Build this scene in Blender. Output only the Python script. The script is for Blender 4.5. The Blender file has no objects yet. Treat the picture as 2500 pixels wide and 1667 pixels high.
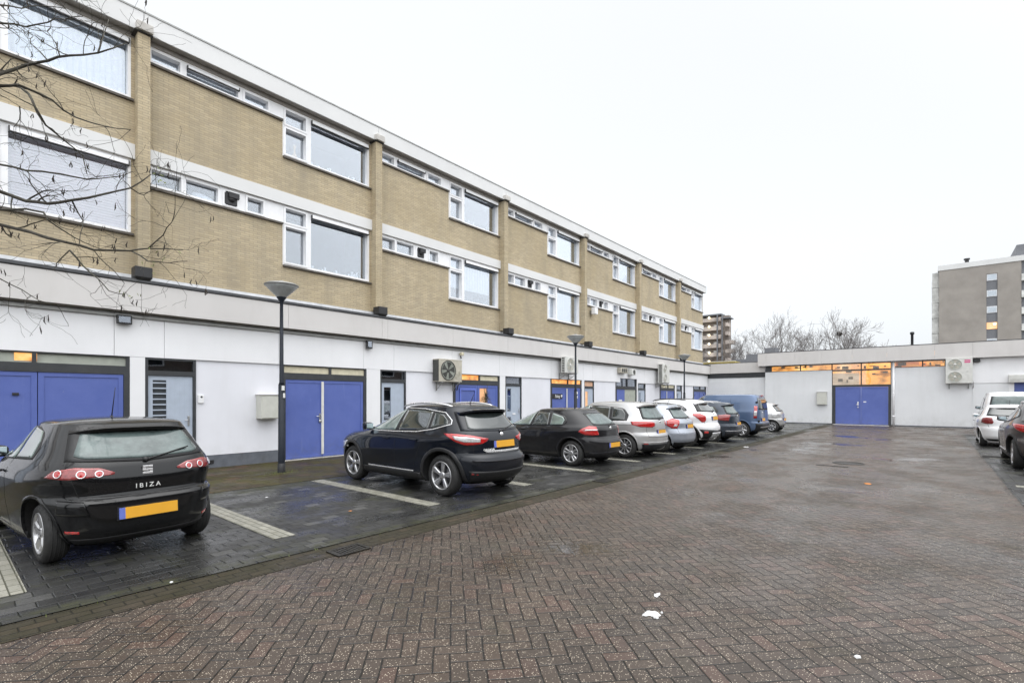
import bpy, bmesh, math, random
import numpy as np
from mathutils import Vector, Matrix
R = math.radians
sc = bpy.context.scene
col = sc.collection
# ------------------------------------------------------------ camera, sky, sun, exposure
CAMH = 1.6
YAW = 40.38
cam = bpy.data.cameras.new('camera'); cam_o = bpy.data.objects.new('camera', cam); col.objects.link(cam_o)
cam.sensor_width = 36; cam.lens = 17.427; cam.shift_y = 0.05584; cam.clip_end = 3000
cam_o.location = (0, 0, CAMH); cam_o.rotation_euler = (R(90), 0, R(YAW - 90))
sc.camera = cam_o
SUN_EL, SUN_AZ = 36, 208          # azimuth from +Y clockwise, behind and right of the camera
w = bpy.data.worlds.new('World'); sc.world = w; w.use_nodes = True
nt = w.node_tree; nt.nodes.clear()
sky = nt.nodes.new('ShaderNodeTexSky'); sky.sky_type = 'NISHITA'; sky.sun_disc = False
sky.sun_elevation = R(SUN_EL); sky.sun_rotation = R(SUN_AZ)
bg1 = nt.nodes.new('ShaderNodeBackground'); bg1.inputs[1].default_value = 0.05
hs = nt.nodes.new('ShaderNodeHueSaturation'); hs.inputs['Saturation'].default_value = 0.12
nt.links.new(sky.outputs[0], hs.inputs['Color']); nt.links.new(hs.outputs[0], bg1.inputs[0])
tc = nt.nodes.new('ShaderNodeTexCoord'); sx = nt.nodes.new('ShaderNodeSeparateXYZ')
nt.links.new(tc.outputs['Generated'], sx.inputs[0])
cr = nt.nodes.new('ShaderNodeValToRGB')      # overcast deck: paler and brighter towards the zenith
cr.color_ramp.elements[0].position = 0.0; cr.color_ramp.elements[0].color = (0.43, 0.455, 0.48, 1)
cr.color_ramp.elements[1].position = 1.0; cr.color_ramp.elements[1].color = (1.0, 1.0, 1.0, 1)
e = cr.color_ramp.elements.new(0.25); e.color = (0.59, 0.615, 0.64, 1)
e = cr.color_ramp.elements.new(0.62); e.color = (0.67, 0.69, 0.715, 1)
nt.links.new(sx.outputs[2], cr.inputs[0])
nz = nt.nodes.new('ShaderNodeTexNoise'); nz.inputs['Scale'].default_value = 1.6; nz.inputs['Detail'].default_value = 3
nt.links.new(tc.outputs['Generated'], nz.inputs['Vector'])
mr = nt.nodes.new('ShaderNodeMapRange'); mr.inputs[3].default_value = 0.97; mr.inputs[4].default_value = 1.03
nt.links.new(nz.outputs[0], mr.inputs[0])
zr = nt.nodes.new('ShaderNodeMapRange'); zr.inputs[1].default_value = 0.68; zr.inputs[2].default_value = 1.0
zr.inputs[3].default_value = 1.0; zr.inputs[4].default_value = 2.0
nt.links.new(sx.outputs[2], zr.inputs[0])
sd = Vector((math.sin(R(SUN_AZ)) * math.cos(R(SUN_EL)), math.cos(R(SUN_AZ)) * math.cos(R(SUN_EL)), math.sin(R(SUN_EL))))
dt = nt.nodes.new('ShaderNodeVectorMath'); dt.operation = 'DOT_PRODUCT'; dt.inputs[1].default_value = sd      # added out-of-view lobe: sky brightened around the sun direction to light the facade
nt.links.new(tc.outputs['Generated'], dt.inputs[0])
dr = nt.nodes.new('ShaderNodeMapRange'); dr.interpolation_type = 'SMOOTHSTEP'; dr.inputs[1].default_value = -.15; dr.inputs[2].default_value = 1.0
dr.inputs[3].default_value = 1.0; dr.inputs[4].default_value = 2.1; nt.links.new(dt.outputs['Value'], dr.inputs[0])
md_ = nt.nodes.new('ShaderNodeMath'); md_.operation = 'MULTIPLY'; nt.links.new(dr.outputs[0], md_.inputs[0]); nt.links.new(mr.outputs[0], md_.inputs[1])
mm = nt.nodes.new('ShaderNodeMath'); mm.operation = 'MULTIPLY'
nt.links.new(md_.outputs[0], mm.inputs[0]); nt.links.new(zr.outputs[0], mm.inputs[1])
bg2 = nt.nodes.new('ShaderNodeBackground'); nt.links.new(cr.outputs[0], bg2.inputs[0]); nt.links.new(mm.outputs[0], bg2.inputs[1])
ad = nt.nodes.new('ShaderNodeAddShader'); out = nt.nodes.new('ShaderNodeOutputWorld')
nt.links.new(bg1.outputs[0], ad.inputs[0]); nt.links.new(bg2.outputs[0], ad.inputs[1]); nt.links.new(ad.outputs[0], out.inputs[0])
sun = bpy.data.lights.new('sun', 'SUN'); sun.energy = 0.5; sun.angle = R(165); sun.color = (1.0, 0.985, 0.96)
sun_o = bpy.data.objects.new('sun', sun); col.objects.link(sun_o)
sd = Vector((math.sin(R(SUN_AZ)) * math.cos(R(SUN_EL)), math.cos(R(SUN_AZ)) * math.cos(R(SUN_EL)), math.sin(R(SUN_EL))))
sun_o.rotation_euler = sd.to_track_quat('Z', 'Y').to_euler(); sun_o.location = sd * 60
sc.view_settings.view_transform = 'Standard'; sc.view_settings.look = 'None'
sc.view_settings.exposure = 0.30; sc.view_settings.gamma = 1.0; sc.view_settings.use_curve_mapping = False

# ------------------------------------------------------------ node helpers
class NT:
    def __init__(s, name):
        s.mat = bpy.data.materials.new(name); s.mat.use_nodes = True
        s.t = s.mat.node_tree; s.b = s.t.nodes['Principled BSDF']
    def n(s, typ, **kw):
        nd = s.t.nodes.new(typ)
        for k, v in kw.items(): setattr(nd, k, v)
        return nd
    def put(s, sock, v):
        if hasattr(v, 'is_output') or isinstance(v, bpy.types.NodeSocket): s.t.links.new(v, sock)
        else:
            if isinstance(v, (tuple, list)) and len(v) == 3 and sock.type == 'RGBA': v = (*v, 1)
            sock.default_value = v
    def m(s, op, a, b=0.0, c=0.0):
        nd = s.n('ShaderNodeMath', operation=op); s.put(nd.inputs[0], a); s.put(nd.inputs[1], b); s.put(nd.inputs[2], c); return nd.outputs[0]
    def mix(s, f, a, b, bt='MIX'):
        nd = s.n('ShaderNodeMix', data_type='RGBA', blend_type=bt)
        s.put(nd.inputs[0], f); s.put(nd.inputs[6], a); s.put(nd.inputs[7], b); return nd.outputs[2]
    def pos(s): return s.n('ShaderNodeNewGeometry').outputs['Position']
    def objc(s): return s.n('ShaderNodeTexCoord').outputs['Object']
    def sep(s, v):
        nd = s.n('ShaderNodeSeparateXYZ'); s.put(nd.inputs[0], v); return nd.outputs
    def comb(s, x, y, z):
        nd = s.n('ShaderNodeCombineXYZ'); s.put(nd.inputs[0], x); s.put(nd.inputs[1], y); s.put(nd.inputs[2], z); return nd.outputs[0]
    def noise(s, v, scale, detail=3, rough=.55, out=0):
        nd = s.n('ShaderNodeTexNoise'); s.put(nd.inputs['Vector'], v); nd.inputs['Scale'].default_value = scale
        nd.inputs['Detail'].default_value = detail; nd.inputs['Roughness'].default_value = rough; return nd.outputs[out]
    def vor(s, v, scale, feat='F1', out=0):
        nd = s.n('ShaderNodeTexVoronoi', feature=feat); s.put(nd.inputs['Vector'], v); nd.inputs['Scale'].default_value = scale; return nd.outputs[out]
    def rng(s, v, a, b, c=0.0, d=1.0):
        nd = s.n('ShaderNodeMapRange'); s.put(nd.inputs[0], v)
        for i, q in enumerate((a, b, c, d)): s.put(nd.inputs[i + 1], q)
        return nd.outputs[0]
    def white(s, v):
        nd = s.n('ShaderNodeTexWhiteNoise'); nd.noise_dimensions = '3D'; s.put(nd.inputs['Vector'], v); return nd.outputs
    def bump(s, h, strength=.5, dist=.01, nrm=None):
        nd = s.n('ShaderNodeBump'); nd.inputs['Strength'].default_value = strength; nd.inputs['Distance'].default_value = dist
        s.put(nd.inputs['Height'], h)
        if nrm: s.put(nd.inputs['Normal'], nrm)
        s.put(s.b.inputs['Normal'], nd.outputs[0]); return nd.outputs[0]
    def scale(s, v, f):
        nd = s.n('ShaderNodeVectorMath', operation='MULTIPLY'); s.put(nd.inputs[0], v); nd.inputs[1].default_value = f; return nd.outputs[0]
    def set(s, **kw):
        names = dict(base='Base Color', rough='Roughness', metal='Metallic', spec='Specular IOR Level', coat='Coat Weight', coatr='Coat Roughness', emit='Emission Color', estr='Emission Strength', alpha='Alpha', trans='Transmission Weight', ior='IOR')
        for k, v in kw.items(): s.put(s.b.inputs[names[k]], v)
        return s

def simple(name, c, rough=.5, metal=0, spec=.5, coat=0, var=.12, vs=6.0, grime=0, gcol=(.12, .11, .09)):
    """plain surface with slight tone variation and optional grime blotches"""
    t = NT(name); p = t.objc()
    n1 = t.noise(p, vs, 4)
    k = t.rng(n1, .3, .7, 1 - var, 1 + var)
    cc = t.mix(1.0, c, t.comb(k, k, k), 'MULTIPLY')
    if grime:
        g = t.rng(t.noise(p, 2.3, 6, .65), .52, .75, 0, grime)
        cc = t.mix(g, cc, gcol)
    t.set(base=cc, metal=metal, spec=spec, coat=coat)
    t.set(rough=t.rng(t.noise(p, vs * 3, 3), .3, .7, rough * .85, min(1, rough * 1.15)))
    return t.mat

# ------------------------------------------------------------ mesh helpers
class MB:
    def __init__(s): s.v = []; s.f = []; s.mi = []; s.sm = []
    def add(s, v, f, m=0, smooth=False):
        b = len(s.v); s.v += [tuple(p) for p in v]; s.f += [tuple(i + b for i in q) for q in f]
        s.mi += [m] * len(f); s.sm += [smooth] * len(f); return s
    def box(s, x0, x1, y0, y1, z0, z1, m=0):
        x0, x1 = min(x0, x1), max(x0, x1); y0, y1 = min(y0, y1), max(y0, y1); z0, z1 = min(z0, z1), max(z0, z1)
        v = [(x, y, z) for z in (z0, z1) for y in (y0, y1) for x in (x0, x1)]
        return s.add(v, [(0, 2, 3, 1), (4, 5, 7, 6), (0, 1, 5, 4), (2, 6, 7, 3), (0, 4, 6, 2), (1, 3, 7, 5)], m)
    def bbox(s, x0, x1, y0, y1, z0, z1, b=.01, m=0):
        """box with chamfered edges"""
        bm = bmesh.new(); bmesh.ops.create_cube(bm, size=1)
        for q in bm.verts: q.co = Vector(((x0 + x1) / 2 + q.co.x * (x1 - x0), (y0 + y1) / 2 + q.co.y * (y1 - y0), (z0 + z1) / 2 + q.co.z * (z1 - z0)))
        bmesh.ops.bevel(bm, geom=bm.edges[:], offset=b, segments=2, affect='EDGES', profile=.6)
        bm.verts.index_update(); s.add([q.co[:] for q in bm.verts], [[q.index for q in f.verts] for f in bm.faces], m); bm.free(); return s
    def prism(s, pts, y0, y1, m=0, axis='y'):
        n = len(pts)
        if axis == 'y': a = [(p[0], y0, p[1]) for p in pts] + [(p[0], y1, p[1]) for p in pts]
        elif axis == 'x': a = [(y0, p[0], p[1]) for p in pts] + [(y1, p[0], p[1]) for p in pts]
        else: a = [(p[0], p[1], y0) for p in pts] + [(p[0], p[1], y1) for p in pts]
        f = [tuple(range(n)), tuple(range(2 * n - 1, n - 1, -1))] + [(i, i + n, (i + 1) % n + n, (i + 1) % n) for i in range(n)]
        return s.add(a, f, m)
    def tube(s, pts, rad, n=8, m=0, cap=True, smooth=True):
        pts = [Vector(p) for p in pts]
        if not hasattr(rad, '__len__'): rad = [rad] * len(pts)
        v = []; prev = None
        for i, p in enumerate(pts):
            d = (pts[min(i + 1, len(pts) - 1)] - pts[max(i - 1, 0)])
            if d.length < 1e-9: d = Vector((0, 0, 1))
            d.normalize()
            if prev is None: a = d.orthogonal().normalized()
            else:
                a = prev - d * prev.dot(d)
                a = a.normalized() if a.length > 1e-6 else d.orthogonal().normalized()
            prev = a; b = d.cross(a)
            for k in range(n):
                t = 2 * math.pi * k / n; v.append(p + (a * math.cos(t) + b * math.sin(t)) * rad[i])
        f = [(i * n + k, i * n + (k + 1) % n, (i + 1) * n + (k + 1) % n, (i + 1) * n + k) for i in range(len(pts) - 1) for k in range(n)]
        if cap: f += [tuple(range(n - 1, -1, -1)), tuple((len(pts) - 1) * n + k for k in range(n))]
        return s.add(v, f, m, smooth)
    def lathe(s, prof, c=(0, 0, 0), axis='z', n=24, m=0, smooth=True, arc=None):
        v = []
        for r, h in prof:
            for k in range(n):
                t = 2 * math.pi * k / n; a, b = r * math.cos(t), r * math.sin(t)
                q = (a, b, h) if axis == 'z' else ((a, h, b) if axis == 'y' else (h, a, b))
                v.append((c[0] + q[0], c[1] + q[1], c[2] + q[2]))
        f = [(i * n + k, i * n + (k + 1) % n, (i + 1) * n + (k + 1) % n, (i + 1) * n + k) for i in range(len(prof) - 1) for k in range(n)]
        return s.add(v, f, m, smooth)
    def holes(s, x0, x1, z0, z1, y0, y1, hs, m=0, axis='y'):
        """slab in the x/z plane between y0 and y1 with rectangular openings"""
        xs = sorted({x0, x1} | {q for h in hs for q in h[:2] if x0 < q < x1}); zs = sorted({z0, z1} | {q for h in hs for q in h[2:] if z0 < q < z1})
        for j in range(len(zs) - 1):
            run = None
            for i in range(len(xs)):
                solid = False
                if i < len(xs) - 1:
                    cx, cz = (xs[i] + xs[i + 1]) / 2, (zs[j] + zs[j + 1]) / 2
                    solid = not any(h[0] < cx < h[1] and h[2] < cz < h[3] for h in hs)
                if solid and run is None: run = xs[i]
                if not solid and run is not None:
                    if axis == 'y': s.box(run, xs[i], y0, y1, zs[j], zs[j + 1], m)
                    else: s.box(y0, y1, run, xs[i], zs[j], zs[j + 1], m)
                    run = None
        return s
    def build(s, name, mats, parent=None, local=False, **tags):
        me = bpy.data.meshes.new(name); me.from_pydata(s.v, [], s.f)
        if not isinstance(mats, (list, tuple)): mats = [mats]
        for q in mats: me.materials.append(q)
        me.polygons.foreach_set('material_index', s.mi); me.polygons.foreach_set('use_smooth', s.sm)
        bm = bmesh.new(); bm.from_mesh(me); bmesh.ops.recalc_face_normals(bm, faces=bm.faces); bm.to_mesh(me); bm.free()
        me.update(); return link(name, me, parent, local, **tags)

def link(name, me, parent=None, local=False, **tags):
    o = bpy.data.objects.new(name, me); col.objects.link(o)
    if parent is not None:
        o.parent = parent
        if not local: o.matrix_parent_inverse = Matrix.Translation(-worldloc(parent))
    for k, v in tags.items():
        if v is not None: o[k] = v
    return o
def worldloc(o):
    l = Vector(o.location)
    if o.parent is not None: l = l + worldloc(o.parent) + o.matrix_parent_inverse.translation
    return l
def thing(name, label, cat, loc=(0, 0, 0), group=None, rz=0):
    o = bpy.data.objects.new(name, None); col.objects.link(o); o.location = loc; o.rotation_euler = (0, 0, rz)
    o.empty_display_size = .2; o['label'] = label; o['category'] = cat
    if group: o['group'] = group
    return o
def node(name, parent, loc=(0, 0, 0)):
    o = bpy.data.objects.new(name, None); col.objects.link(o); o.parent = parent; o.location = loc; o.empty_display_size = .1; return o
def tagm(o, label, cat, group=None):
    o['label'] = label; o['category'] = cat
    if group: o['group'] = group
    return o
def copy_tree(o, parent=None):
    c = o.copy(); col.objects.link(c); c.parent = parent
    for ch in list(o.children): copy_tree(ch, c)
    return c
def text_mb(txt, size, depth=.004, shear=0):
    cu = bpy.data.curves.new('lettering', 'FONT'); cu.body = txt; cu.size = size; cu.extrude = depth; cu.shear = shear
    cu.align_x = 'CENTER'; cu.align_y = 'CENTER'; cu.resolution_u = 3
    to = bpy.data.objects.new('lettering', cu); me = bpy.data.meshes.new_from_object(to)
    v = [tuple(q.co) for q in me.vertices]; f = [tuple(p.vertices) for p in me.polygons]
    bpy.data.objects.remove(to); bpy.data.meshes.remove(me); return v, f

# ------------------------------------------------------------ materials
def mat_brick():
    t = NT('yellow_brick'); p = t.sep(t.pos()); v = t.comb(t.m('ADD', p[0], p[1]), p[2], 0)
    def br(c1, c2, mo):
        b = t.n('ShaderNodeTexBrick'); t.put(b.inputs['Vector'], v); b.inputs['Scale'].default_value = 1
        b.inputs['Brick Width'].default_value = .20; b.inputs['Row Height'].default_value = .053; b.inputs['Mortar Size'].default_value = .0055
        b.inputs['Mortar Smooth'].default_value = .25; b.inputs['Bias'].default_value = 0
        for k, c in zip(('Color1', 'Color2', 'Mortar'), (c1, c2, mo)): b.inputs[k].default_value = (*c, 1)
        return b
    b = br((.53, .445, .31), (.41, .345, .245), (.28, .25, .19))
    c = t.mix(t.rng(t.noise(t.pos(), .55, 5, .6), .40, .66, 0, .45), b.outputs[0], (.33, .27, .17))
    c = t.mix(t.rng(t.noise(t.scale(t.pos(), (9, 9, 26)), 1, 3), .35, .7, 0, .25), c, (.55, .43, .25))
    c = t.mix(t.rng(t.noise(t.scale(t.pos(), (1.6, 1.6, .25)), 1, 4, .6), .47, .76, 0, .5), c, (.26, .235, .185))
    t.set(base=c, rough=.88, spec=.25); h = t.m('ADD', t.m('MULTIPLY', b.outputs[1], -1.0), t.m('MULTIPLY', t.noise(t.pos(), 60, 2), .35)); t.bump(h, .5, .006)
    return t.mat
def pave(name, herring, cA, cB, cC, joint, mossc, L=.2, W=.1, rot=45, moss=.15, puddle=True, wet=(.30, .62), speck=.0, mossedge=None, spec=.42):
    """block paving: herringbone or running bond, with joints, per-block tone, exposed grit, moss and damp patches"""
    t = NT(name); pp = t.pos(); p = t.sep(pp)
    a = R(rot); ca, sa = math.cos(a), math.sin(a)
    wob = t.noise(pp, 1.1, 2); wob2 = t.m('MULTIPLY', t.m('SUBTRACT', wob, .5), .05)
    x = t.m('ADD', t.m('ADD', t.m('MULTIPLY', p[0], ca / W), t.m('MULTIPLY', p[1], sa / W)), t.m('DIVIDE', wob2, W))
    y = t.m('ADD', t.m('ADD', t.m('MULTIPLY', p[0], -sa / W), t.m('MULTIPLY', p[1], ca / W)), t.m('DIVIDE', wob2, W))
    if herring:
        i, j = t.m('FLOOR', x), t.m('FLOOR', y); u, v = t.m('SUBTRACT', x, i), t.m('SUBTRACT', y, j)
        k = t.m('FLOORED_MODULO', t.m('SUBTRACT', i, j), 4.0)
        hz = t.m('LESS_THAN', k, 1.5); k1 = t.m('COMPARE', k, 1.0, .1); k2 = t.m('COMPARE', k, 2.0, .1)
        mixf = lambda f, a_, b_: t.m('ADD', t.m('MULTIPLY', f, a_), t.m('MULTIPLY', t.m('SUBTRACT', 1.0, f), b_))
        al = mixf(hz, t.m('ADD', u, k1), t.m('ADD', v, k2)); ac = mixf(hz, v, u)
        bi, bj = t.m('SUBTRACT', i, k1), t.m('SUBTRACT', j, k2); LL = 2.0
    else:
        j = t.m('FLOOR', y); sh = t.m('MULTIPLY', t.m('FLOORED_MODULO', j, 2.0), .5)
        xx = t.m('ADD', t.m('DIVIDE', x, L / W), sh); i = t.m('FLOOR', xx)
        al = t.m('MULTIPLY', t.m('SUBTRACT', xx, i), L / W); ac = t.m('SUBTRACT', y, j); bi, bj = i, j; LL = L / W; hz = 0.0
    edge = t.m('MULTIPLY', t.m('MINIMUM', t.m('MINIMUM', al, t.m('SUBTRACT', LL, al)), t.m('MINIMUM', ac, t.m('SUBTRACT', 1.0, ac))), W)
    rag = t.m('MULTIPLY', t.m('SUBTRACT', t.noise(pp, 45, 2), .5), .004)
    edge = t.m('ADD', edge, rag)
    jt = t.rng(edge, .0025, .0075, 1, 0)                     # 1 in the joint
    rw = t.white(t.comb(bi, bj, hz)); r1 = rw[0]; rs = t.sep(rw[1])
    c = t.mix(r1, cA, cB); c = t.mix(t.rng(rs[0], .78, .95, 0, .8), c, cC)
    c = t.mix(t.rng(t.noise(pp, 22, 5, .7), .3, .7, 0, .45), c, (cA[0] * .45, cA[1] * .45, cA[2] * .45))
    big = t.noise(pp, .35, 4, .6); tr_ = t.rng(t.noise(t.scale(pp, (.12, 1.1, 1)), 1, 4, .6), .35, .65, .86, 1.12); c = t.mix(1.0, c, t.comb(tr_, tr_, tr_), 'MULTIPLY')
    k = t.rng(big, .3, .7, .82, 1.18); c = t.mix(1.0, c, t.comb(k, k, k), 'MULTIPLY')
    if speck:
        vr = t.n('ShaderNodeTexVoronoi', feature='F1'); t.put(vr.inputs['Vector'], pp); vr.inputs['Scale'].default_value = 92
        sp = t.m('MULTIPLY', t.rng(vr.outputs[0], .18, .34, 1, 0), t.rng(t.sep(vr.outputs[1])[0], .58, .72))
        c = t.mix(t.m('MULTIPLY', sp, speck), c, (.60, .52, .41))
    mo = t.rng(t.noise(pp, 1.4, 6, .7), .60 - moss * .25, .78 - moss * .2, 0, .85)
    if mossedge:
        for (yc, hw) in mossedge:
            d = t.m('ABSOLUTE', t.m('SUBTRACT', p[1], yc))
            mo = t.m('MAXIMUM', mo, t.m('MULTIPLY', t.rng(d, hw * .3, hw, 1, 0), t.rng(t.noise(pp, 3.2, 6, .75), .38, .62)))
    c = t.mix(t.m('MULTIPLY', mo, .85), c, mossc)
    c = t.mix(t.m('MULTIPLY', jt, .95), c, joint)
    wn = t.rng(t.noise(t.scale(pp, (1, 1.3, 1)), .9, 5, .62), .35, .68)
    wn = t.rng(wn, .25, .8); rr = t.m('ADD', t.m('MULTIPLY', wn, wet[1] - wet[0]), wet[0])
    rr = t.m('ADD', rr, t.m('MULTIPLY', mo, .25))
    h = t.m('ADD', t.m('MULTIPLY', t.rng(edge, 0, .009), 1.0), t.m('MULTIPLY', t.noise(pp, 90, 3, .7), .30))
    h = t.m('ADD', h, t.m('MULTIPLY', r1, .25))
    if puddle:
        pd = t.rng(t.noise(t.scale(pp, (1, 1.0, 1)), .50, 4, .55), .545, .66)
        rr = t.m('ADD', t.m('MULTIPLY', rr, t.m('SUBTRACT', 1.0, t.m('MULTIPLY', pd, .85))), .03)
        k = t.m('SUBTRACT', 1.0, t.m('MULTIPLY', pd, .2)); c = t.mix(1.0, c, t.comb(k, k, k), 'MULTIPLY')
        h = t.m('MULTIPLY', h, t.m('SUBTRACT', 1.0, t.m('MULTIPLY', pd, .95)))
    t.set(base=c, rough=rr, spec=spec); t.bump(h, .75, .009)
    return t.mat
def mat_stripe():
    t = NT('white_marker_blocks'); pp = t.pos(); p = t.sep(pp)
    b = t.n('ShaderNodeTexBrick'); t.put(b.inputs['Vector'], t.comb(p[1], p[0], 0)); b.inputs['Scale'].default_value = 1
    b.inputs['Brick Width'].default_value = .2; b.inputs['Row Height'].default_value = .085; b.inputs['Mortar Size'].default_value = .006
    b.inputs['Color1'].default_value = (.30, .29, .245, 1); b.inputs['Color2'].default_value = (.22, .215, .18, 1); b.inputs['Mortar'].default_value = (.06, .06, .04, 1)
    c = t.mix(t.rng(t.noise(pp, 5, 6, .7), .5, .75, 0, .6), b.outputs[0], (.14, .13, .09)); c = t.mix(t.rng(t.noise(pp, 60, 2), .62, .7), c, (.1, .1, .08))
    t.set(base=c, rough=.5); t.bump(t.m('SUBTRACT', 1.0, b.outputs[1]), .5, .005); return t.mat
def mat_pane(name, tint=(.90, .94, 1.0), base=.10, facing=.88):
    t = NT(name); t.t.nodes.remove(t.b)
    lw = t.n('ShaderNodeLayerWeight'); lw.inputs[0].default_value = .45
    f = t.rng(lw.outputs['Facing'], 0, .9, base, facing)
    g = t.n('ShaderNodeBsdfGlossy'); g.inputs['Color'].default_value = (*tint, 1); g.inputs['Roughness'].default_value = .015
    tr = t.n('ShaderNodeBsdfTransparent'); tr.inputs['Color'].default_value = (.92, .94, .95, 1)
    bp = t.n('ShaderNodeBump'); bp.inputs['Strength'].default_value = .05; bp.inputs['Distance'].default_value = .02
    t.put(bp.inputs['Height'], t.noise(t.pos(), 1.6, 1)); t.put(g.inputs['Normal'], bp.outputs[0])
    mx = t.n('ShaderNodeMixShader'); t.put(mx.inputs[0], f); t.put(mx.inputs[1], tr.outputs[0]); t.put(mx.inputs[2], g.outputs[0])
    t.t.links.new(mx.outputs[0], t.t.nodes['Material Output'].inputs[0]); return t.mat
def mat_emit(name, cols, strength, scale=(2, 2, 2), bricky=False):
    t = NT(name); pp = t.pos(); n1 = t.noise(t.scale(pp, scale), 1.0, 4, .6)
    r = t.n('ShaderNodeValToRGB'); t.put(r.inputs[0], n1); el = r.color_ramp.elements
    el[0].position = .3; el[0].color = (*cols[0], 1); el[1].position = .72; el[1].color = (*cols[-1], 1)
    for i, c in enumerate(cols[1:-1]): q = el.new(.3 + .42 * (i + 1) / (len(cols) - 1)); q.color = (*c, 1)
    t.set(base=(.3, .2, .1), rough=.6, emit=r.outputs[0], estr=strength); return t.mat
def mat_stain_white(name, c, streak=.12, rough=.55, grain=0, sc_=(3.0, 3.0, .35), sc_col=(.35, .34, .30)):
    t = NT(name); pp = t.pos(); p = t.sep(pp)
    s = t.rng(t.noise(t.scale(pp, sc_), 1, 5, .65), .5, .82, 0, streak)
    cc = t.mix(s, c, sc_col); k = t.rng(t.noise(pp, .8, 4), .3, .7, .95, 1.04); cc = t.mix(1.0, cc, t.comb(k, k, k), 'MULTIPLY')
    cc = t.mix(t.m('MULTIPLY', t.rng(p[2], .3, .62, 1, 0), t.rng(t.noise(pp, 5, 5, .7), .4, .7, 0, streak * 1.6)), cc, (.25, .25, .2))
    t.set(base=cc, rough=rough, spec=.35)
    if grain: t.bump(t.noise(pp, 70, 4, .7), grain, .006)
    return t.mat
M = {}
M['brick'] = mat_brick()
M['white'] = mat_stain_white('white_cladding', (.80, .80, .815), .07, .42)
M['render'] = mat_stain_white('white_render', (.75, .755, .80), .09, .75, .35)
M['grey_render'] = mat_stain_white('grey_white_render', (.71, .72, .735), .12, .8, .5)
M['fascia'] = mat_stain_white('grey_beige_fascia', (.60, .58, .565), .22, .6, .1, (2.2, 2.2, .5), (.42, .40, .37))
M['roof_fascia'] = mat_stain_white('white_roof_edge', (.66, .66, .655), .12, .5, 0, (2, 2, .4), (.55, .54, .5))
M['frame'] = simple('white_window_frame', (.80, .80, .81), .35, var=.04)
M['dframe'] = simple('anthracite_frame', (.035, .038, .042), .45, var=.2, grime=.3, gcol=(.09, .085, .08))
M['plinth'] = simple('dark_grey_plinth', (.115, .125, .145), .8, var=.15, grime=.5, gcol=(.06, .06, .055))
M['blue'] = simple('blue_painted_steel', (.092, .134, .40), .42, var=.12, vs=2.0, grime=.3, gcol=(.15, .18, .38))
def mat_blue():
    t = NT('blue_painted_steel'); p = t.pos(); z = t.sep(p)[2]
    c = t.mix(t.rng(t.noise(p, 1.3, 5, .65), .35, .7, 0, .8), (.084, .124, .375), (.112, .155, .43))
    c = t.mix(t.m('MULTIPLY', t.rng(z, .05, .55, 1, 0), t.rng(t.noise(p, 7, 6, .75), .42, .68, 0, .55)), c, (.10, .11, .16))
    c = t.mix(t.rng(t.noise(t.scale(p, (14, 14, 1.2)), 1, 4, .7), .62, .80, 0, .35), c, (.20, .25, .50))
    c = t.mix(t.rng(t.noise(p, 38, 3, .7), .70, .74, 0, .6), c, (.32, .34, .42))
    t.set(base=c, rough=t.rng(t.noise(p, 3, 4), .3, .7, .32, .55)); t.bump(t.noise(p, 2.2, 2), .25, .03); return t.mat
M['blue'] = mat_blue()
M['blue2'] = simple('light_blue_edge', (.12, .17, .55), .45, var=.06)
M['doorgrey'] = simple('pale_blue_grey_door', (.40, .455, .54), .5, var=.05)
M['doorw'] = simple('dull_white_post', (.66, .65, .62), .5, var=.08, grime=.3)
M['black'] = simple('black_plastic', (.018, .018, .02), .5, var=.2)
M['soffit'] = simple('brown_grey_soffit', (.34, .32, .295), .8, var=.15)
M['gutter'] = simple('dark_gutter_metal', (.07, .072, .078), .5, metal=.3, grime=.5, gcol=(.2, .2, .19))
M['flash'] = simple('pale_flashing', (.66, .67, .69), .5, var=.12, grime=.35, gcol=(.35, .35, .34))
M['conc'] = simple('pale_concrete', (.50, .48, .45), .85, var=.15, grime=.4, gcol=(.25, .23, .2))
M['sill'] = simple('dark_brick_sill', (.10, .088, .075), .8, var=.3)
M['pane'] = mat_pane('window_glass')
M['dpane'] = mat_pane('dark_transom_glass', (.8, .85, .95), .10, .6)
M['room'] = simple('dim_room', (.12, .125, .15), .9)
M['darkroom'] = simple('dark_room', (.04, .045, .05), .9)
M['curtain'] = simple('pale_net_curtain', (.72, .75, .80), .9, var=.1, vs=14)
M['blind'] = simple('pinkish_white_blind', (.88, .80, .81), .8, var=.05)
M['cream'] = simple('cream_board', (.62, .57, .42), .7, var=.12, grime=.2)
M['metal'] = simple('brushed_metal', (.6, .6, .6), .3, metal=1)
M['steel'] = simple('weathered_steel', (.30, .30, .29), .5, metal=.6, grime=.4)
M['postdark'] = simple('dark_blue_grey_post', (.014, .018, .026), .5, spec=.25, var=.2, grime=.25, gcol=(.05, .05, .05))
M['road'] = pave('herringbone_road', True, (.074, .054, .041), (.036, .030, .025), (.098, .060, .046), (.007, .007, .005), (.036, .034, .020), L=.21, W=.105, moss=.14, speck=1.0, wet=(.25, .60), rot=47.4)
M['bay'] = pave('dark_bay_blocks', False, (.044, .044, .043), (.016, .016, .016), (.095, .094, .090), (.008, .009, .006), (.036, .038, .014), L=.22, W=.15, rot=0, moss=.32, puddle=False, spec=.36, wet=(.22, .58), mossedge=[(9.15, .5), (5.1, .12)])
M['pavement'] = pave('mossy_pavement_tiles', False, (.056, .042, .026), (.034, .028, .018), (.09, .05, .033), (.010, .010, .005), (.058, .056, .013), L=.3, W=.3, rot=0, moss=.75, spec=.2, puddle=False, wet=(.45, .75))
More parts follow.
